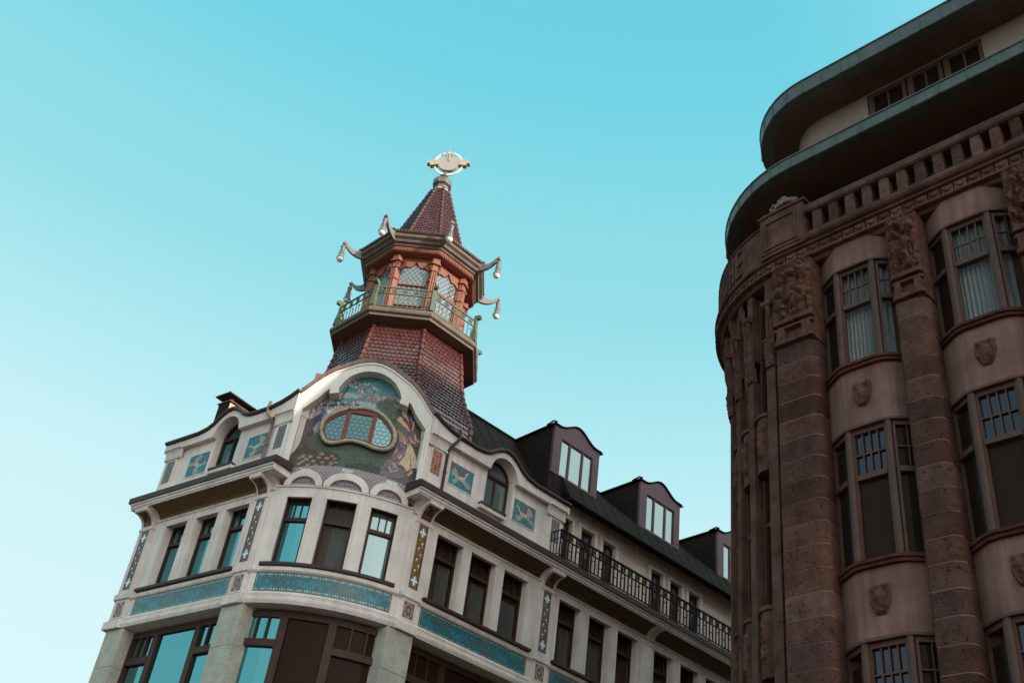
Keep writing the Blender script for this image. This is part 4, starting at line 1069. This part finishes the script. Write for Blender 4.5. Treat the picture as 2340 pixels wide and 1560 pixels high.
r_.build('ring', 'bellglass', sun_o)
for s in (-1, 1):
    for zz, h_, ln in ((.13, .05, .66), (.02, .07, .80), (-.10, .06, .68)):
        q = MB(); q.prism(SF, [rot(s * .36, zz * .6 - h_ * .5), rot(s * ln, zz - h_), rot(s * ln, zz + h_), rot(s * .36, zz * .6 + h_ * .5)], -.09, .10); q.build('ray_plate', 'gold', sun_o)
for x0, ln, ti in ((-.10, .60, -.05), (.02, .90, .0), (.13, .62, .08)):
    q = MB(); q.prism(SF, [rot(x0 - .03, .05 if x0 == .02 else .32), rot(x0 + .03, .05 if x0 == .02 else .32), rot(x0 + ti + .004, .1 + ln - .1), rot(x0 + ti - .004, .1 + ln - .1)], .091, .12); q.build('spike', 'disc', sun_o)

# ================================================================== lanterns hanging from the curled brackets
def lantern(loc):
    root = thing('hanging_lantern', None, 'lantern', loc, 'lanterns hanging from the turret eaves')
    x, y, z = loc
    b = MB(); b.lathe(x, y, [(.03, z - .06), (.06, z - .08), (.085, z - .11), (.085, z - .14), (.07, z - .16), (.068, z - .40), (.085, z - .50), (.10, z - .56), (.13, z - .62), (.135, z - .65), (.12, z - .66)], 16)
    for k in range(8):
        g = k * math.pi / 4
        for zz in (z - .36, z - .46): b.tube([(x + .06 * math.sin(g), y - .06 * math.cos(g), zz), (x + .125 * math.sin(g), y - .125 * math.cos(g), zz + .01)], .009, 4)
    b.build('body', 'bell', root, smooth=True)
    d_ = MB(); d_.lathe(x, y, [(.118, z - .655), (.115, z - .70), (.09, z - .75), (.05, z - .78), (.001, z - .79)], 16); d_.build('bowl', 'bellglass', root, smooth=True)
    h = MB(); h.tube([(x, y, z + .03), (x, y, z - .08)], .014, 5); h.build('hook', 'bell', root)
    return root
LB = [(-2, 'grey lantern farthest left, hanging clear against the sky from a curled turret bracket'),
      (-1, 'grey lantern hanging upper left of the turret window, just left of the red spire foot'),
      (0, 'grey lantern hanging in front of the red spire tiles above the turret window column'),
      (1, 'grey lantern hanging farthest right, level with the turret frieze, from the upper right bracket'),
      (2, 'grey lantern hanging right of the turret below another lantern, from the lower right bracket'),
      (-3, 'lantern in shadow at the left rear of the turret, seen dark above the gallery railing')]
lan = None
for k, lb in LB:
    pt = VF(k)(0, 2.87, 25.43); pt = tuple(float(v) for v in pt)
    if lan is None: lan = lantern(pt); o = lan
    else:
        o = lan.copy(); COL.objects.link(o); o.location = pt
        for ch in lan.children:
            c_ = ch.copy(); COL.objects.link(c_); c_.parent = o
    o['label'] = lb
# ================================================================== brown stone building on the right
# built on a 1.3 m module: frame coordinates are modules along the front (u), outwards (n) and above eye level (z)
MOD = 1.3
E2 = A(4.26332854 * MOD, 13.33506767 * MOD, 0); u2 = A(.66741359, -.74468725, 0); n2 = A(-.74468725, -.66741359, 0)
def arcframe(uc, Rr, o, turn=92.):
    cu, cn = uc, o - Rr; tm = math.radians(turn)
    def f(u, n, z):
        u, n, z = np.broadcast_arrays(np.asarray(u, float), np.asarray(n, float), np.asarray(z, float))
        th = np.clip((uc - u) / Rr, 0, tm); ex = np.maximum(0, (uc - u) - Rr * tm)
        U = np.where(u >= uc, u, cu - (Rr + n) * np.sin(th) - ex * math.cos(tm))
        Nn = np.where(u >= uc, o + n, cn + (Rr + n) * np.cos(th) - ex * math.sin(tm))
        p = E2 + u2 * (U * MOD)[..., None] + n2 * (Nn * MOD)[..., None]
        p[..., 2] = 1.7 + (z - 1.7) * MOD
        return p
    return f
F2 = arcframe(.10, 2.54, 0.)
def bl(a, b): return list(np.linspace(a, b, max(2, int(abs(b - a) / .16))))
SBD = thing('stone_building', 'dark brown stone building with rounded corner, bay windows and overhanging copper edged roofs', 'building', tuple(E2))
Q = SBD
FLAT_END = 26.
def us_arc(a, b):
    r = []
    if a < .1: r += list(np.linspace(a, min(b, .1), max(3, int((min(b, .1) - a) / .12))))
    if b > .1: r += [x for x in np.linspace(max(a, .1), b, 3) if not r or x > r[-1] + 1e-6]
    return r
# wall core
w = MB(); w.sweep(F2, us_arc(-14, FLAT_END), [(-.55, .4), (-.27, .4), (-.27, 14.2), (-.55, 14.2)]); w.build('wall', 'rdark', Q)
FS0 = arcframe(-99, 1, 0)
w = MB(); w.box(FS0, -1.9, FLAT_END, -22, -2.6, .4, 15.75); w.box(FS0, .4, FLAT_END, -2.6, -1.3, .4, 15.75); w.box(FS0, -1.0, FLAT_END, -22, -1.9, 15.75, 18.44); w.box(FS0, .45, FLAT_END, -1.9, -1.02, 15.75, 18.44); w.box(FS0, -.4, FLAT_END, -22, -4.5, 18.44, 20.4); w.build('core_and_shade_block', 'soffit', Q)  # core filling; the topmost rear block is added, unseen, to shade the dormers
w = MB(); w.sweep(F2, us_arc(-14, FLAT_END), [(-1.25, .4), (-1.2, .4), (-1.2, 15.74), (-1.25, 15.74)]); w.build('inner_wall', 'soffit', Q)
PILS = [(-.12, .56), (1.87, 2.34), (3.67, 4.14), (5.45, 5.92)]
BAYS = [(.56, .93, 1.52, 1.87), (2.34, 2.70, 3.32, 3.67), (4.14, 4.50, 5.12, 5.45)]
# ---- block pilasters
ptint = [(.135, .061, .047), (.105, .048, .037), (.150, .072, .058), (.120, .058, .048), (.185, .096, .076), (.115, .059, .051)]
for a, b in PILS:
    pm = MB(); rr = .16
    pl = [(a, -.3), (a, .08), (a + .03, .11)] + [(b - rr + rr * math.sin(t), .11 - rr + rr * math.cos(t)) for t in np.linspace(0, math.pi / 2, 6)] + [(b, -.3)]
    z = 12.13; k = 0
    while z > .5:
        hgt = .345; z0 = z - hgt; cc = ptint[rng.randrange(6)] if rng.random() > .25 else ptint[0]; v = rng.uniform(.72, 1.28)
        j = rng.uniform(-.004, .004)
        pm.plan(F2, [(u, n + (j if n > -.2 else 0)) for u, n in pl], z0 + .008, z - .008, 0, tuple(c_ * v for c_ in cc))
        pm.plan(F2, [(min(max(u, a + .006), b - .006), n - (.006 if n > -.2 else -.01)) for u, n in pl], z0 - .008, z0 + .008, 1, (.9, .9, .9))
        z = z0
    o = pm.build('pilaster', ['porph', 'mortar'], Q)
    # carved capital: figures in high relief
    nu, nz = 46, 84
    us = np.linspace(a - .02, b + .02, nu); zs = np.linspace(12.14, 13.74, nz); U, Z = np.meshgrid(us, zs, indexing='ij')
    hgt = np.zeros(U.shape); X = (U - (a + b) / 2); sc = (b - a) / .68
    blobs = [(-.14, 13.45, .10, .10), (.12, 13.42, .11, .11), (0, 13.2, .12, .14), (-.18, 13.15, .09, .12), (.19, 13.1, .09, .14), (-.05, 12.95, .13, .10), (.1, 12.88, .12, .12), (-.2, 12.85, .08, .14), (.03, 13.58, .2, .07), (-.12, 12.72, .10, .07), (.13, 12.7, .1, .07)]
    wob = (vn(U * 7, Z * 7, 66) - .5) * .12
    for (bx, bz, br, bh) in blobs:
        bx += rng.uniform(-.05, .05); bz += rng.uniform(-.07, .07); br *= rng.uniform(.55, 1.0); bh *= rng.uniform(.8, 1.3)
        d = ((X + wob - bx * sc) / (br * sc)) ** 2 + ((Z + wob - bz) / bh) ** 2
        hgt = np.maximum(hgt, rng.uniform(.05, .10) * np.maximum(0, 1 - d) ** .7)
    rid = lambda s_, sd__: 1 - np.abs(2 * vn(U * s_, Z * s_, sd__) - 1)
    hgt += (.055 * rid(9, 60) + .03 * rid(20, 61)) * (Z > 12.62) + .02 * rid(26, 62) * (Z > 12.55) - .03
    for zc, hh, dd in ((12.58, .045, .07), (12.47, .03, .05), (12.2, .05, .06)): hgt = np.where(np.abs(Z - zc) < hh, np.maximum(hgt, dd), hgt)
    hgt = np.where((np.abs(Z - 12.34) < .09) & (np.abs(np.abs(X) - .22 * sc) < .07 * sc), .045, hgt)
    edge = np.clip(np.minimum(U - us[0], us[-1] - U) / .05, 0, 1)
    Nn = .10 + hgt * 1.15 * np.sqrt(edge); Nn[[0, -1], :] = -.2
    c_ = MB(); c_.grid(F2(U, Nn, Z)); c_.box(F2, a, b, -.3, .08, 12.13, 13.76)
    c_.build('carved_capital', 'rcarve', o, smooth=True)
# ---- bays: canted windows, spandrels, sills, shields
def bayplan(ul, a, b, ur, dn=0., back=-.30):
    return [(ul, back), (ul, -.22 + dn), (a - .14, -.07 + dn), (a - .05, -.02 + dn), (a + .06, .005 + dn), (b - .06, .005 + dn), (b + .05, -.02 + dn), (b + .14, -.07 + dn), (ur, -.22 + dn), (ur, back)]
ROWS = [(11.42, 13.26, 12.55), (8.28, 10.33, 9.56), (5.15, 7.22, 6.45)]
def shield(fr, uc, zc, var, par):
    nu, nz = 26, 34; wd, hg = .155, .21
    uu = np.linspace(-wd, wd, nu); zz = np.linspace(-hg, hg, nz); U, Z = np.meshgrid(uu, zz, indexing='ij'); x, y = U / wd, Z / hg
    half = np.where(y > 0, .95 - .1 * y, .95 - .55 * (-y) ** 1.3)
    ins = np.clip((half - np.abs(x)) * 5, 0, 1) * np.clip((1 - np.abs(y)) * 6, 0, 1)
    rim = np.exp(-((np.abs(x) - half + .16) / .09) ** 2)
    hh = .02 + .025 * rim + .03 * np.exp(-((x / .45) ** 2 + ((y + .05) / .6) ** 2)) + .02 * vn(U * 30 + var * 7, Z * 30, 70 + var)
    hh += .02 * np.exp(-(((np.abs(x) - .5) / .2) ** 2 + ((y - .75) / .2) ** 2))
    s = MB(); s.grid(fr(U + uc, .004 + hh * ins * 1.3, Z + zc)); s.build('carved_shield', 'rcarve', par, smooth=True)
def pane_between(fr, p, q, z0, z1, parent, gm, t=.012):
    m_ = MB(); (ua, na), (ub, nb) = p, q; L_ = math.hypot(ub - ua, nb - na); ox, oy = -(nb - na) / L_ * t, (ub - ua) / L_ * t
    m_.plan(fr, [p, q, (ub - ox, nb - oy), (ua - ox, na - oy)], z0, z1); m_.build('pane', gm, parent)
def bar(m_, fr, p, q, w0, w1, z0, z1, t0, t1):      # a bar lying on the line p-q between fractions w0..w1, from depth t0 to t1
    (ua, na), (ub, nb) = p, q; L_ = math.hypot(ub - ua, nb - na); ox, oy = -(nb - na) / L_, (ub - ua) / L_
    f_ = lambda w_, t: (ua + (ub - ua) * w_ + ox * t, na + (nb - na) * w_ + oy * t)
    m_.plan(fr, [f_(w0, t0), f_(w1, t0), f_(w1, t1), f_(w0, t1)], z0, z1)
for bi, (ul, a, b, ur) in enumerate(BAYS):
    pl = bayplan(ul, a, b, ur); sd_ = bayplan(ul, a, b, ur, .055)
    zs = [(13.26, 13.80, 'rspan')] + [(ROWS[i + 1][1], ROWS[i][0] - .10, 'rspan') for i in range(2)] + [(.4, ROWS[2][0] - .10, 'rspan')]
    for i, (z0, z1, mm) in enumerate(zs):
        s = MB(); s.plan(F2, pl, z0 + .035, z1)
        o = s.build('spandrel', mm, Q)
        s = MB(); s.plan(F2, bayplan(ul, a, b, ur, .03), z0 - .005, z0 + .034); s.build('lintel_moulding', 'rframe', o)
        if i in (1, 2): shield(F2, (a + b) / 2 - .02, (z0 + z1) / 2 + .04, bi * 3 + i, o)
    for ri, (z0, z1, zt) in enumerate(ROWS):
        s = MB(); s.plan(F2, bayplan(ul, a, b, ur, .06), z0 - .10, z0 - .045); s.plan(F2, bayplan(ul, a, b, ur, .09), z0 - .045, z0)
        s.build('window_sill', 'rdark', Q)
        f = MB(); ta, tb = a - .0, b + .0
        for c in (ta, tb): f.plan(F2, [(c - .045, -.12), (c + .045, -.12), (c + .045, -.005), (c, .012), (c - .045, -.005)], z0, z1)
        segs = [((ul, -.26), (ta - .045, -.06), 2), ((ta + .045, -.05), (tb - .045, -.05), 4), ((tb + .045, -.06), (ur, -.26), 2)]
        for (p, q, nb_) in segs:
            fwd = .055 if nb_ == 4 else .09
            bar(f, F2, p, q, 0, fwd, z0, z1 - .0, -.05, .02); bar(f, F2, p, q, 1 - fwd, 1, z0, z1, -.05, .02)
            for za, zb, d in ((z0, z0 + .05, .03), (z1 - .075, z1, .02), (zt - .05, zt + .03, .04)): bar(f, F2, p, q, fwd, 1 - fwd, za, zb, -.05, d)
            zm = (zt + z1 - .05) / 2
            if p[0] == ul: continue
            bar(f, F2, p, q, fwd, 1 - fwd, zm - .012, zm + .012, -.02, .004)
            for k in range(1, nb_): c = fwd + (1 - 2 * fwd) * k / nb_; hw_ = .011 / (.59 if nb_ == 4 else .4); bar(f, F2, p, q, c - hw_, c + hw_, zt + .03, z1 - .075, -.02, .005)
        wo = f.build('bay_window', 'rframe', Q)
        for si, (p, q, nb_) in enumerate(segs):
            up_, lo_ = ('gl_clear', 'gl_clear') if ri == 0 and si > 0 else (('gl_blue', 'gl_dark') if si == 1 else ('gl_dark', 'gl_dark'))
            f_ = lambda w_, t: None
            (ua, na), (ub, nb2) = p, q
            L_ = math.hypot(ub - ua, nb2 - na); ox, oy = -(nb2 - na) / L_ * -.03, (ub - ua) / L_ * -.03
            p2, q2 = (ua + ox, na + oy), (ub + ox, nb2 + oy)
            if si == 0 and ri > 0:
                md = (p2[0] + (q2[0] - p2[0]) * .60, p2[1] + (q2[1] - p2[1]) * .60)
                for a_, b_, g_ in ((p2, md, 'gl_dark'), (md, q2, 'gl_sliver')):  # pane split in two: teal tinted strip stands in for a sky reflection
                    pane_between(F2, a_, b_, zt, z1 - .10 - .06 * ri, wo, g_); pane_between(F2, a_, b_, z0 + .03, zt - .002, wo, g_)
                continue
            pane_between(F2, p2, q2, zt, z1 - .04, wo, up_); pane_between(F2, p2, q2, z0 + .03, zt - .002, wo, lo_)
        if ri == 0:
            cu = MB(); pts = []
            for (p, q, nb_), cnt in zip(segs[1:], (8, 4)):
                for k in range(cnt * 2 + 1):
                    t = k / (cnt * 2); dd = -.09 - (.06 if k % 2 else 0.)
                    (ua, na), (ub, nb2) = p, q; L_ = math.hypot(ub - ua, nb2 - na); ox, oy = -(nb2 - na) / L_, (ub - ua) / L_
                    pts.append((ua + (ub - ua) * t + ox * dd, na + (nb2 - na) * t + oy * dd))
            G = np.array([[F2(u, n, z) for z in (z0 + .03, z1)] for u, n in pts])
            cu.grid(G); cu.build('curtain', 'curtain', wo, recalc=False, smooth=True)
            bk = MB(); bk.plan(F2, [(ul, -.262), (ur, -.262), (ur, -.265), (ul, -.265)], z0, z1); bk.build('room_dark', 'black', wo)
# ---- rounded corner: thin pilasters, recessed windows, spandrels, carved corbels
for j, (a, b, n1) in enumerate(((-.37, -.20, .02), (-.90, -.77, -.06), (-1.44, -1.30, -.13), (-2.0, -1.86, -.16))):
    p = MB(); z = 13.74
    for z0, z1, dn in ((13.25, 13.738, .0), (12.95, 13.25, -.01), (12.45, 12.95, .0)): p.box(F2, a, b, -.3, n1 + dn, z0 + .006, z1)
    p.box(F2, a - .02, b + .02, -.3, n1 + .03, 12.36, 12.45)
    for u in (a + .045, b - .045): p.box(F2, u - .018, u + .018, n1 - .01, n1 + .012, 12.55, 12.88)
    zz = 11.98
    while zz > .6:
        p.box(F2, a, b, -.3, n1, zz - .85 + .008, zz - .004); p.box(F2, a + .004, b - .004, -.3, n1 - .004, zz - .85 - .004, zz - .85 + .008); zz -= .85
    o = p.build('corner_pilaster', 'rstone', Q)
    nu, nz = 12, 30; uu = np.linspace(a - .02, b + .02, nu); zz_ = np.linspace(11.95, 12.38, nz); U, Z = np.meshgrid(uu, zz_, indexing='ij')
    t = (Z - 11.95) / .43; e = np.clip(np.minimum(U - uu[0], uu[-1] - U) / .03, 0, 1)
    c_ = MB(); c_.grid(F2(U, n1 + (.02 + .05 * t + .03 * vn(U * 40, Z * 30, 80 + j)) * e - .02 * (1 - e), Z)); c_.build('carved_corbel', 'rcarve', o)
    # scroll under the top block
    c_ = MB(); c_.tube([F2(a - .01, n1 + .05, 13.20), F2(b + .01, n1 + .05, 13.20)], .06 * MOD, 8); c_.tube([F2((a + b) / 2, n1 + .04, 13.2), F2((a + b) / 2, n1 + .015, 13.0), F2((a + b) / 2, n1 + .0, 12.9)], [.07, .05, .02], 6); c_.build('scroll', 'rstone', o)
    if j < 3:
        a2 = (-.90, -1.44, -2.0)[j]; b2 = (-.77, -1.30, -1.86)[j]; L0, L1 = b2, a
        for (z0, z1) in ((10.20, 11.20), (7.05, 8.05)):
            s = MB(); us_ = np.linspace(L0, L1, 7); mid = (L0 + L1) / 2; hw_ = (L1 - L0) / 2
            for q0, q1, dn in ((z0, z1 - .06, 0.), (z1 - .06, z1, .035)):
                vs = []; fs = []
                for u in us_:
                    n_ = n1 - .14 + .09 * (1 - ((u - mid) / hw_) ** 2) + dn
                    vs += [F2(u, -.3, q0 + .002), F2(u, n_, q0 + .002), F2(u, n_, q1), F2(u, -.3, q1)]
                for i in range(6):
                    for jj in range(4): fs.append((4 * i + jj, 4 * i + (jj + 1) % 4, 4 * i + 4 + (jj + 1) % 4, 4 * i + 4 + jj))
                s.add(vs, fs)
            k = s.build('corner_spandrel', 'rstone', Q)
            nu, nz = 16, 40; uu = np.linspace(mid - .07, mid + .07, nu); zq = np.linspace(z0 + .15, z1 - .2, nz); U, Z = np.meshgrid(uu, zq, indexing='ij')
            e = np.clip((1 - np.abs((U - mid) / .07)) * 3, 0, 1) * np.clip((1 - np.abs((Z - (z0 + z1) / 2) / .33)) * 4, 0, 1)
            c_ = MB(); c_.grid(F2(U, n1 - .055 + e * (.04 + .03 * vn(U * 40, Z * 22, 90 + j)), Z)); c_.build('carved_ornament', 'rcarve', k)
        for (z0, z1) in ((11.25, 13.7), (8.1, 10.18), (5., 7.0)):
            f = MB(); c = (L0 + L1) / 2
            for u in (L0 + .03, c, L1 - .03): f.box(F2, u - .02, u + .02, -.27, -.2 if j == 0 else -.22, z0, z1)
            f.box(F2, L0 + .05, L1 - .05, -.27, -.22, z0 + (z1 - z0) * .62, z0 + (z1 - z0) * .62 + .06); wo = f.build('corner_window', 'rframe', Q)
            p_ = MB(); p_.box(F2, L0 + .01, L1 - .01, -.268, -.25, z0, z1, seg=3); p_.build('pane', 'gl_dark', wo)
# carved corbel ring along the far part of the rounded corner
nu, nz = 70, 60; uu = np.linspace(-4.6, -1.02, nu); zq = np.linspace(10.6, 13.76, nz); U, Z = np.meshgrid(uu, zq, indexing='ij')
t = np.clip((Z - 11.2) / 2.5, 0, 1); pil = (np.abs((U / .54) % 1 - .5) > .30)
c_ = MB(); c_.grid(F2(U, -.262 + (.17 * t ** 1.4 + .07 * vn(U * 12, Z * 9, 95) * np.clip((Z - 10.6) * 2, 0, 1)) * np.where(pil, 1, .45), Z)); c_.build('carved_frieze', 'rcarve', Q)
# ---- main cornice
UA = us_arc(-12, 12)
c = MB(); c.sweep(F2, UA, [(-.5, 13.74), (-.04, 13.74), (-.01, 13.77), (-.01, 13.80), (.08, 13.82), (.08, 13.86), (.01, 13.87), (.01, 14.04), (.085, 14.06), (.095, 14.09), (.06, 14.11), (-.5, 14.11)])
co_ = c.build('cornice', 'rstone', Q)
db = MB(); u = -3.6
while u < 6.2:
    v = rng.uniform(.75, 1.6); cc = (.17 * v, .078 * v * rng.uniform(.9, 1.1), .06 * v)
    db.box(F2, u + .012, u + .19, -.01, .045, 13.872, 14.035, c=cc); db.tube([F2(u + .03, .04, 13.99), F2(u + .10, .07, 13.93), F2(u + .17, .04, 13.99)], .03, 5, 0, cc); u += .205
db.build('egg_blocks', 'porph', co_)
c = MB(); c.sweep(F2, us_arc(.50, 12), [(-.1, 14.11), (.07, 14.11)] + [(.07 + .09 * math.sin(t), 14.19 - .08 * math.cos(t)) for t in np.linspace(.2, 2.6, 6)] + [(.12, 14.29), (-.1, 14.29)]); c.build('cornice_roll', 'rstone', co_)
# balustrade
bt = MB()
u = .62
bo = MB(); bo.sweep(F2, [.50, 12], [(-.10, 14.73), (.10, 14.73), (.13, 14.76), (.13, 14.86), (.10, 14.90), (-.10, 14.90)]); bs_ = bo.build('balustrade', 'rstone', Q)
bo = MB(); bo.tube([F2(.50, .06, 14.94), F2(12, .06, 14.94)], .022, 5); bo.build('hand_rail', 'copgreen', bs_)
cnt = 0
while u < 7.5:
    v = rng.uniform(.8, 1.35); cc = tuple(x_ * v for x_ in ptint[cnt % 5]); b_ = MB()
    b_.plan(F2, [(u, -.07), (u + .17, -.07), (u + .17, .06), (u + .15, .085), (u + .02, .085), (u, .06)], 14.29, 14.44, c=cc); b_.plan(F2, [(u, -.07), (u + .17, -.07), (u + .17, .058), (u + .15, .083), (u + .02, .083), (u, .058)], 14.446, 14.73, c=tuple(x_ * 1.05 for x_ in cc))
    b_.build('baluster', 'porph', bs_); u += .298; cnt += 1
# loggia behind the balustrade
lg = MB(); lg.sweep(F2, us_arc(-12, 12), [(-.5, 14.112), (-.2, 14.112), (-.2, 14.13), (-.5, 14.13)]); lg.build('terrace_floor', 'rdark', Q)
# corner block with panel and the lettered parapet
bk = MB(); bk.sweep(F2, us_arc(-.34, .50), [(-.3, 14.11), (.13, 14.11), (.13, 15.02), (-.3, 15.02)])
for z0, z1, a, b in ((14.26, 14.30, -.24, .36), (14.84, 14.88, -.24, .36)): bk.sweep(F2, us_arc(a, b), [(.13, z0), (.155, z0), (.155, z1), (.13, z1)])
for a in (-.24, .32): bk.sweep(F2, [a, a + .02, a + .04], [(.13, 14.30), (.155, 14.30), (.155, 14.84), (.13, 14.84)])
bk.sweep(F2, us_arc(-.30, .42), [(.13, 14.18), (.15, 14.18), (.15, 14.21), (.13, 14.21)])
bk.sweep(F2, us_arc(-.37, .55), [(-.3, 15.02), (.16, 15.02), (.16, 15.07), (-.3, 15.07)])
bk.build('corner_block', 'rstone', Q)
pw = MB(); pw.sweep(F2, us_arc(-12, -.342), [(-.3, 14.11), (.0, 14.11), (.0, 14.98), (-.3, 14.98)]); pw.sweep(F2, us_arc(-12, -.342), [(.0, 14.115), (.05, 14.115), (.06, 14.16), (.04, 14.2), (.0, 14.22)])
pw.sweep(F2, us_arc(-12, -.342), [(-.3, 14.982), (.025, 14.982), (.025, 15.01), (-.3, 15.01)])
pwo = pw.build('parapet', 'rstone', Q)
lt = MB(); LZ0, LZ1, LW, ST = 14.30, 14.92, .17, .045
def letter(ch, u0):
    B_ = lambda a, b, z0, z1: lt.box(F2, u0 + a, u0 + b, -.005, .032, z0, z1, seg=2)
    h = LZ1 - LZ0
    if ch == 'E': B_(0, ST, LZ0, LZ1); [B_(ST, LW, z, z + .07) for z in (LZ0, LZ0 + h / 2 - .035, LZ1 - .07)]
    if ch == 'H': B_(0, ST, LZ0, LZ1); B_(LW - ST, LW, LZ0, LZ1); B_(ST, LW - ST, LZ0 + h / 2 - .035, LZ0 + h / 2 + .035)
    if ch == 'U': B_(0, ST, LZ0 + .07, LZ1); B_(LW - ST, LW, LZ0 + .07, LZ1); B_(0.01, LW - .01, LZ0, LZ0 + .07)
    if ch == 'C': B_(0, ST, LZ0 + .06, LZ1 - .06); B_(.01, LW, LZ0, LZ0 + .07); B_(.01, LW, LZ1 - .07, LZ1)
    if ch == 'S': B_(0, ST, LZ0 + h / 2, LZ1 - .06); B_(LW - ST, LW, LZ0 + .06, LZ0 + h / 2); [B_(.0, LW, z, z + .07) for z in (LZ0, LZ0 + h / 2 - .035, LZ1 - .07)]
for i, ch in enumerate('EHUHCS'): letter(ch, -1.12 - .275 * i)
lt.build('raised_lettering', 'rstone', pwo)
# ---- set-back upper floors with copper edged roofs
FLo = arcframe(.38, 2.45, .30); FUp = arcframe(.42, 1.62, -.20)
def strip(fr, z0, z1, uend, pitch, back):
    def ua(a, b, uc):
        return list(np.linspace(a, uc, 46)) + [b]
    uc = .38 if fr is FLo else .42
    U_ = ua(-9, uend, uc)
    s = MB(); s.sweep(fr, U_, [(-.25, z0), (-.012, z0), (0, z0 + .012), (0, z1 - .03), (.02, z1 - .025), (.02, z1), (-.25, z1 + .01)])
    u = -5.0
    while u < 10: s.box(fr, u - .008, u + .008, -.01, .014, z0 + .002, z1 - .032); u += pitch * rng.uniform(.96, 1.04)
    o = s.build('copper_fascia', 'copgreen', Q)
    s = MB(); s.sweep(fr, U_, [(-back, z0 + .006), (-.249, z0 + .006), (-.249, z1 + .004), (-back, z1 + .1)]); s.build('roof_slab', 'soffit', o)
strip(FLo, 15.74, 16.00, 16, .45, 2.1)
strip(FUp, 18.11, 18.48, 16, .39, 1.5)
w = MB(); U_ = list(np.linspace(-9, .42, 40))
def pw_(a, b, z0=15.9, z1=18.115): w.sweep(FUp, ([x for x in U_ if a <= x] if a < .42 else [a]) + [b], [(-1.0, z0), (-.74, z0), (-.74, z1), (-1.0, z1)])
pw_(-9, 1.34)
pw_(3.50, 6.0); pw_(7.6, 16.); pw_(1.34, 3.50, 15.9, 16.3); pw_(1.34, 3.50, 18.07, 18.112)
w.build('penthouse_wall', 'pent', Q)
w = MB(); w.box(FUp, 6.0, 7.6, -1.0, -.85, 15.9, 18.11); w.build('penthouse_recess', 'black', Q)
for a, b, cnt in ((1.36, 2.08, 2), (2.12, 2.76, 2), (2.80, 3.49, 2)):
    f = MB()
    f.box(FUp, a, a + .10, -.86, -.75, 16.3, 18.06); f.box(FUp, b - .07, b, -.86, -.755, 16.3, 18.06); f.box(FUp, a + .10, b - .07, -.86, -.76, 17.98, 18.06); f.box(FUp, (a + b) / 2 - .005, (a + b) / 2 + .03, -.86, -.78, 16.3, 17.98)
    o = f.build('penthouse_window', 'rframe', Q)
    bl_ = MB(); zz = 17.97
    while zz > 16.4: bl_.side(FUp, [(-.86, zz), (-.835, zz - .02), (-.838, zz - .026), (-.863, zz - .006)], a + .10, b - .07); zz -= .045
    bl_.build('blind', 'trimdark', o)
    p_ = MB(); p_.box(FUp, a + .09, b - .06, -.815, -.805, 16.3, 17.99); p_.build('pane', 'gl_blue', o)
    p_ = MB(); p_.box(FUp, a, b, -1.0, -.88, 16.3, 18.06); p_.build('room_dark', 'black', o)
# ---- sculpture resting on the corner block
sb = tuple(float(v) for v in F2(.08, 0.02, 15.072))
fig = thing('winged_sculpture', 'small weathered bronze winged creature crouching on the corner block of the brown stone parapet', 'sculpture', sb)
FS = lambda u, n, z: F2(.08 + u, .02 + n, 15.072 + z)
b_ = MB()
def lump(u, n, z, ru, rn, rz):
    vs = []; fs = []; a_, c_ = 8, 12
    for i in range(a_ + 1):
        t = math.pi * i / a_
        for j in range(c_):
            g_ = 2 * math.pi * j / c_; vs.append(FS(u + ru * math.sin(t) * math.cos(g_), n + rn * math.sin(t) * math.sin(g_), z + rz * math.cos(t)))
    for i in range(a_):
        for j in range(c_): fs.append((i * c_ + j, i * c_ + (j + 1) % c_, (i + 1) * c_ + (j + 1) % c_, (i + 1) * c_ + j))
    b_.add(vs, fs)
lump(-.02, 0, .10, .20, .10, .09); lump(.14, 0, .16, .10, .08, .10); lump(.02, .02, .27, .07, .06, .06); lump(-.06, .03, .26, .06, .035, .035)
b_.tube([FS(-.16, .02, .08), FS(-.24, .03, .17), FS(-.17, .04, .22), FS(-.10, .04, .19)], [.05, .05, .04, .02], 7)
b_.tube([FS(-.2, .05, .02), FS(-.30, .07, .03), FS(-.36, .08, .05)], [.05, .045, .03], 7)
b_.tube([FS(.2, .0, .12), FS(.26, .02, .18), FS(.27, .02, .12)], [.05, .045, .03], 7)
b_.build('body', 'patina', fig, smooth=True)
wg = MB()
for k in range(7):
    t = k / 6.; wg.tube([FS(.07, .06, .27), FS(-.10 + .32 * t, .12, .05 + .03 * math.sin(t * 3))], [.02, .035], 5)
for k in range(6):
    t = k / 5.; wg.tube([FS(.05, -.05, .25), FS(-.05 + .3 * t, -.10, .06)], [.018, .03], 5)
wg.build('wings', 'patina', fig, smooth=True)
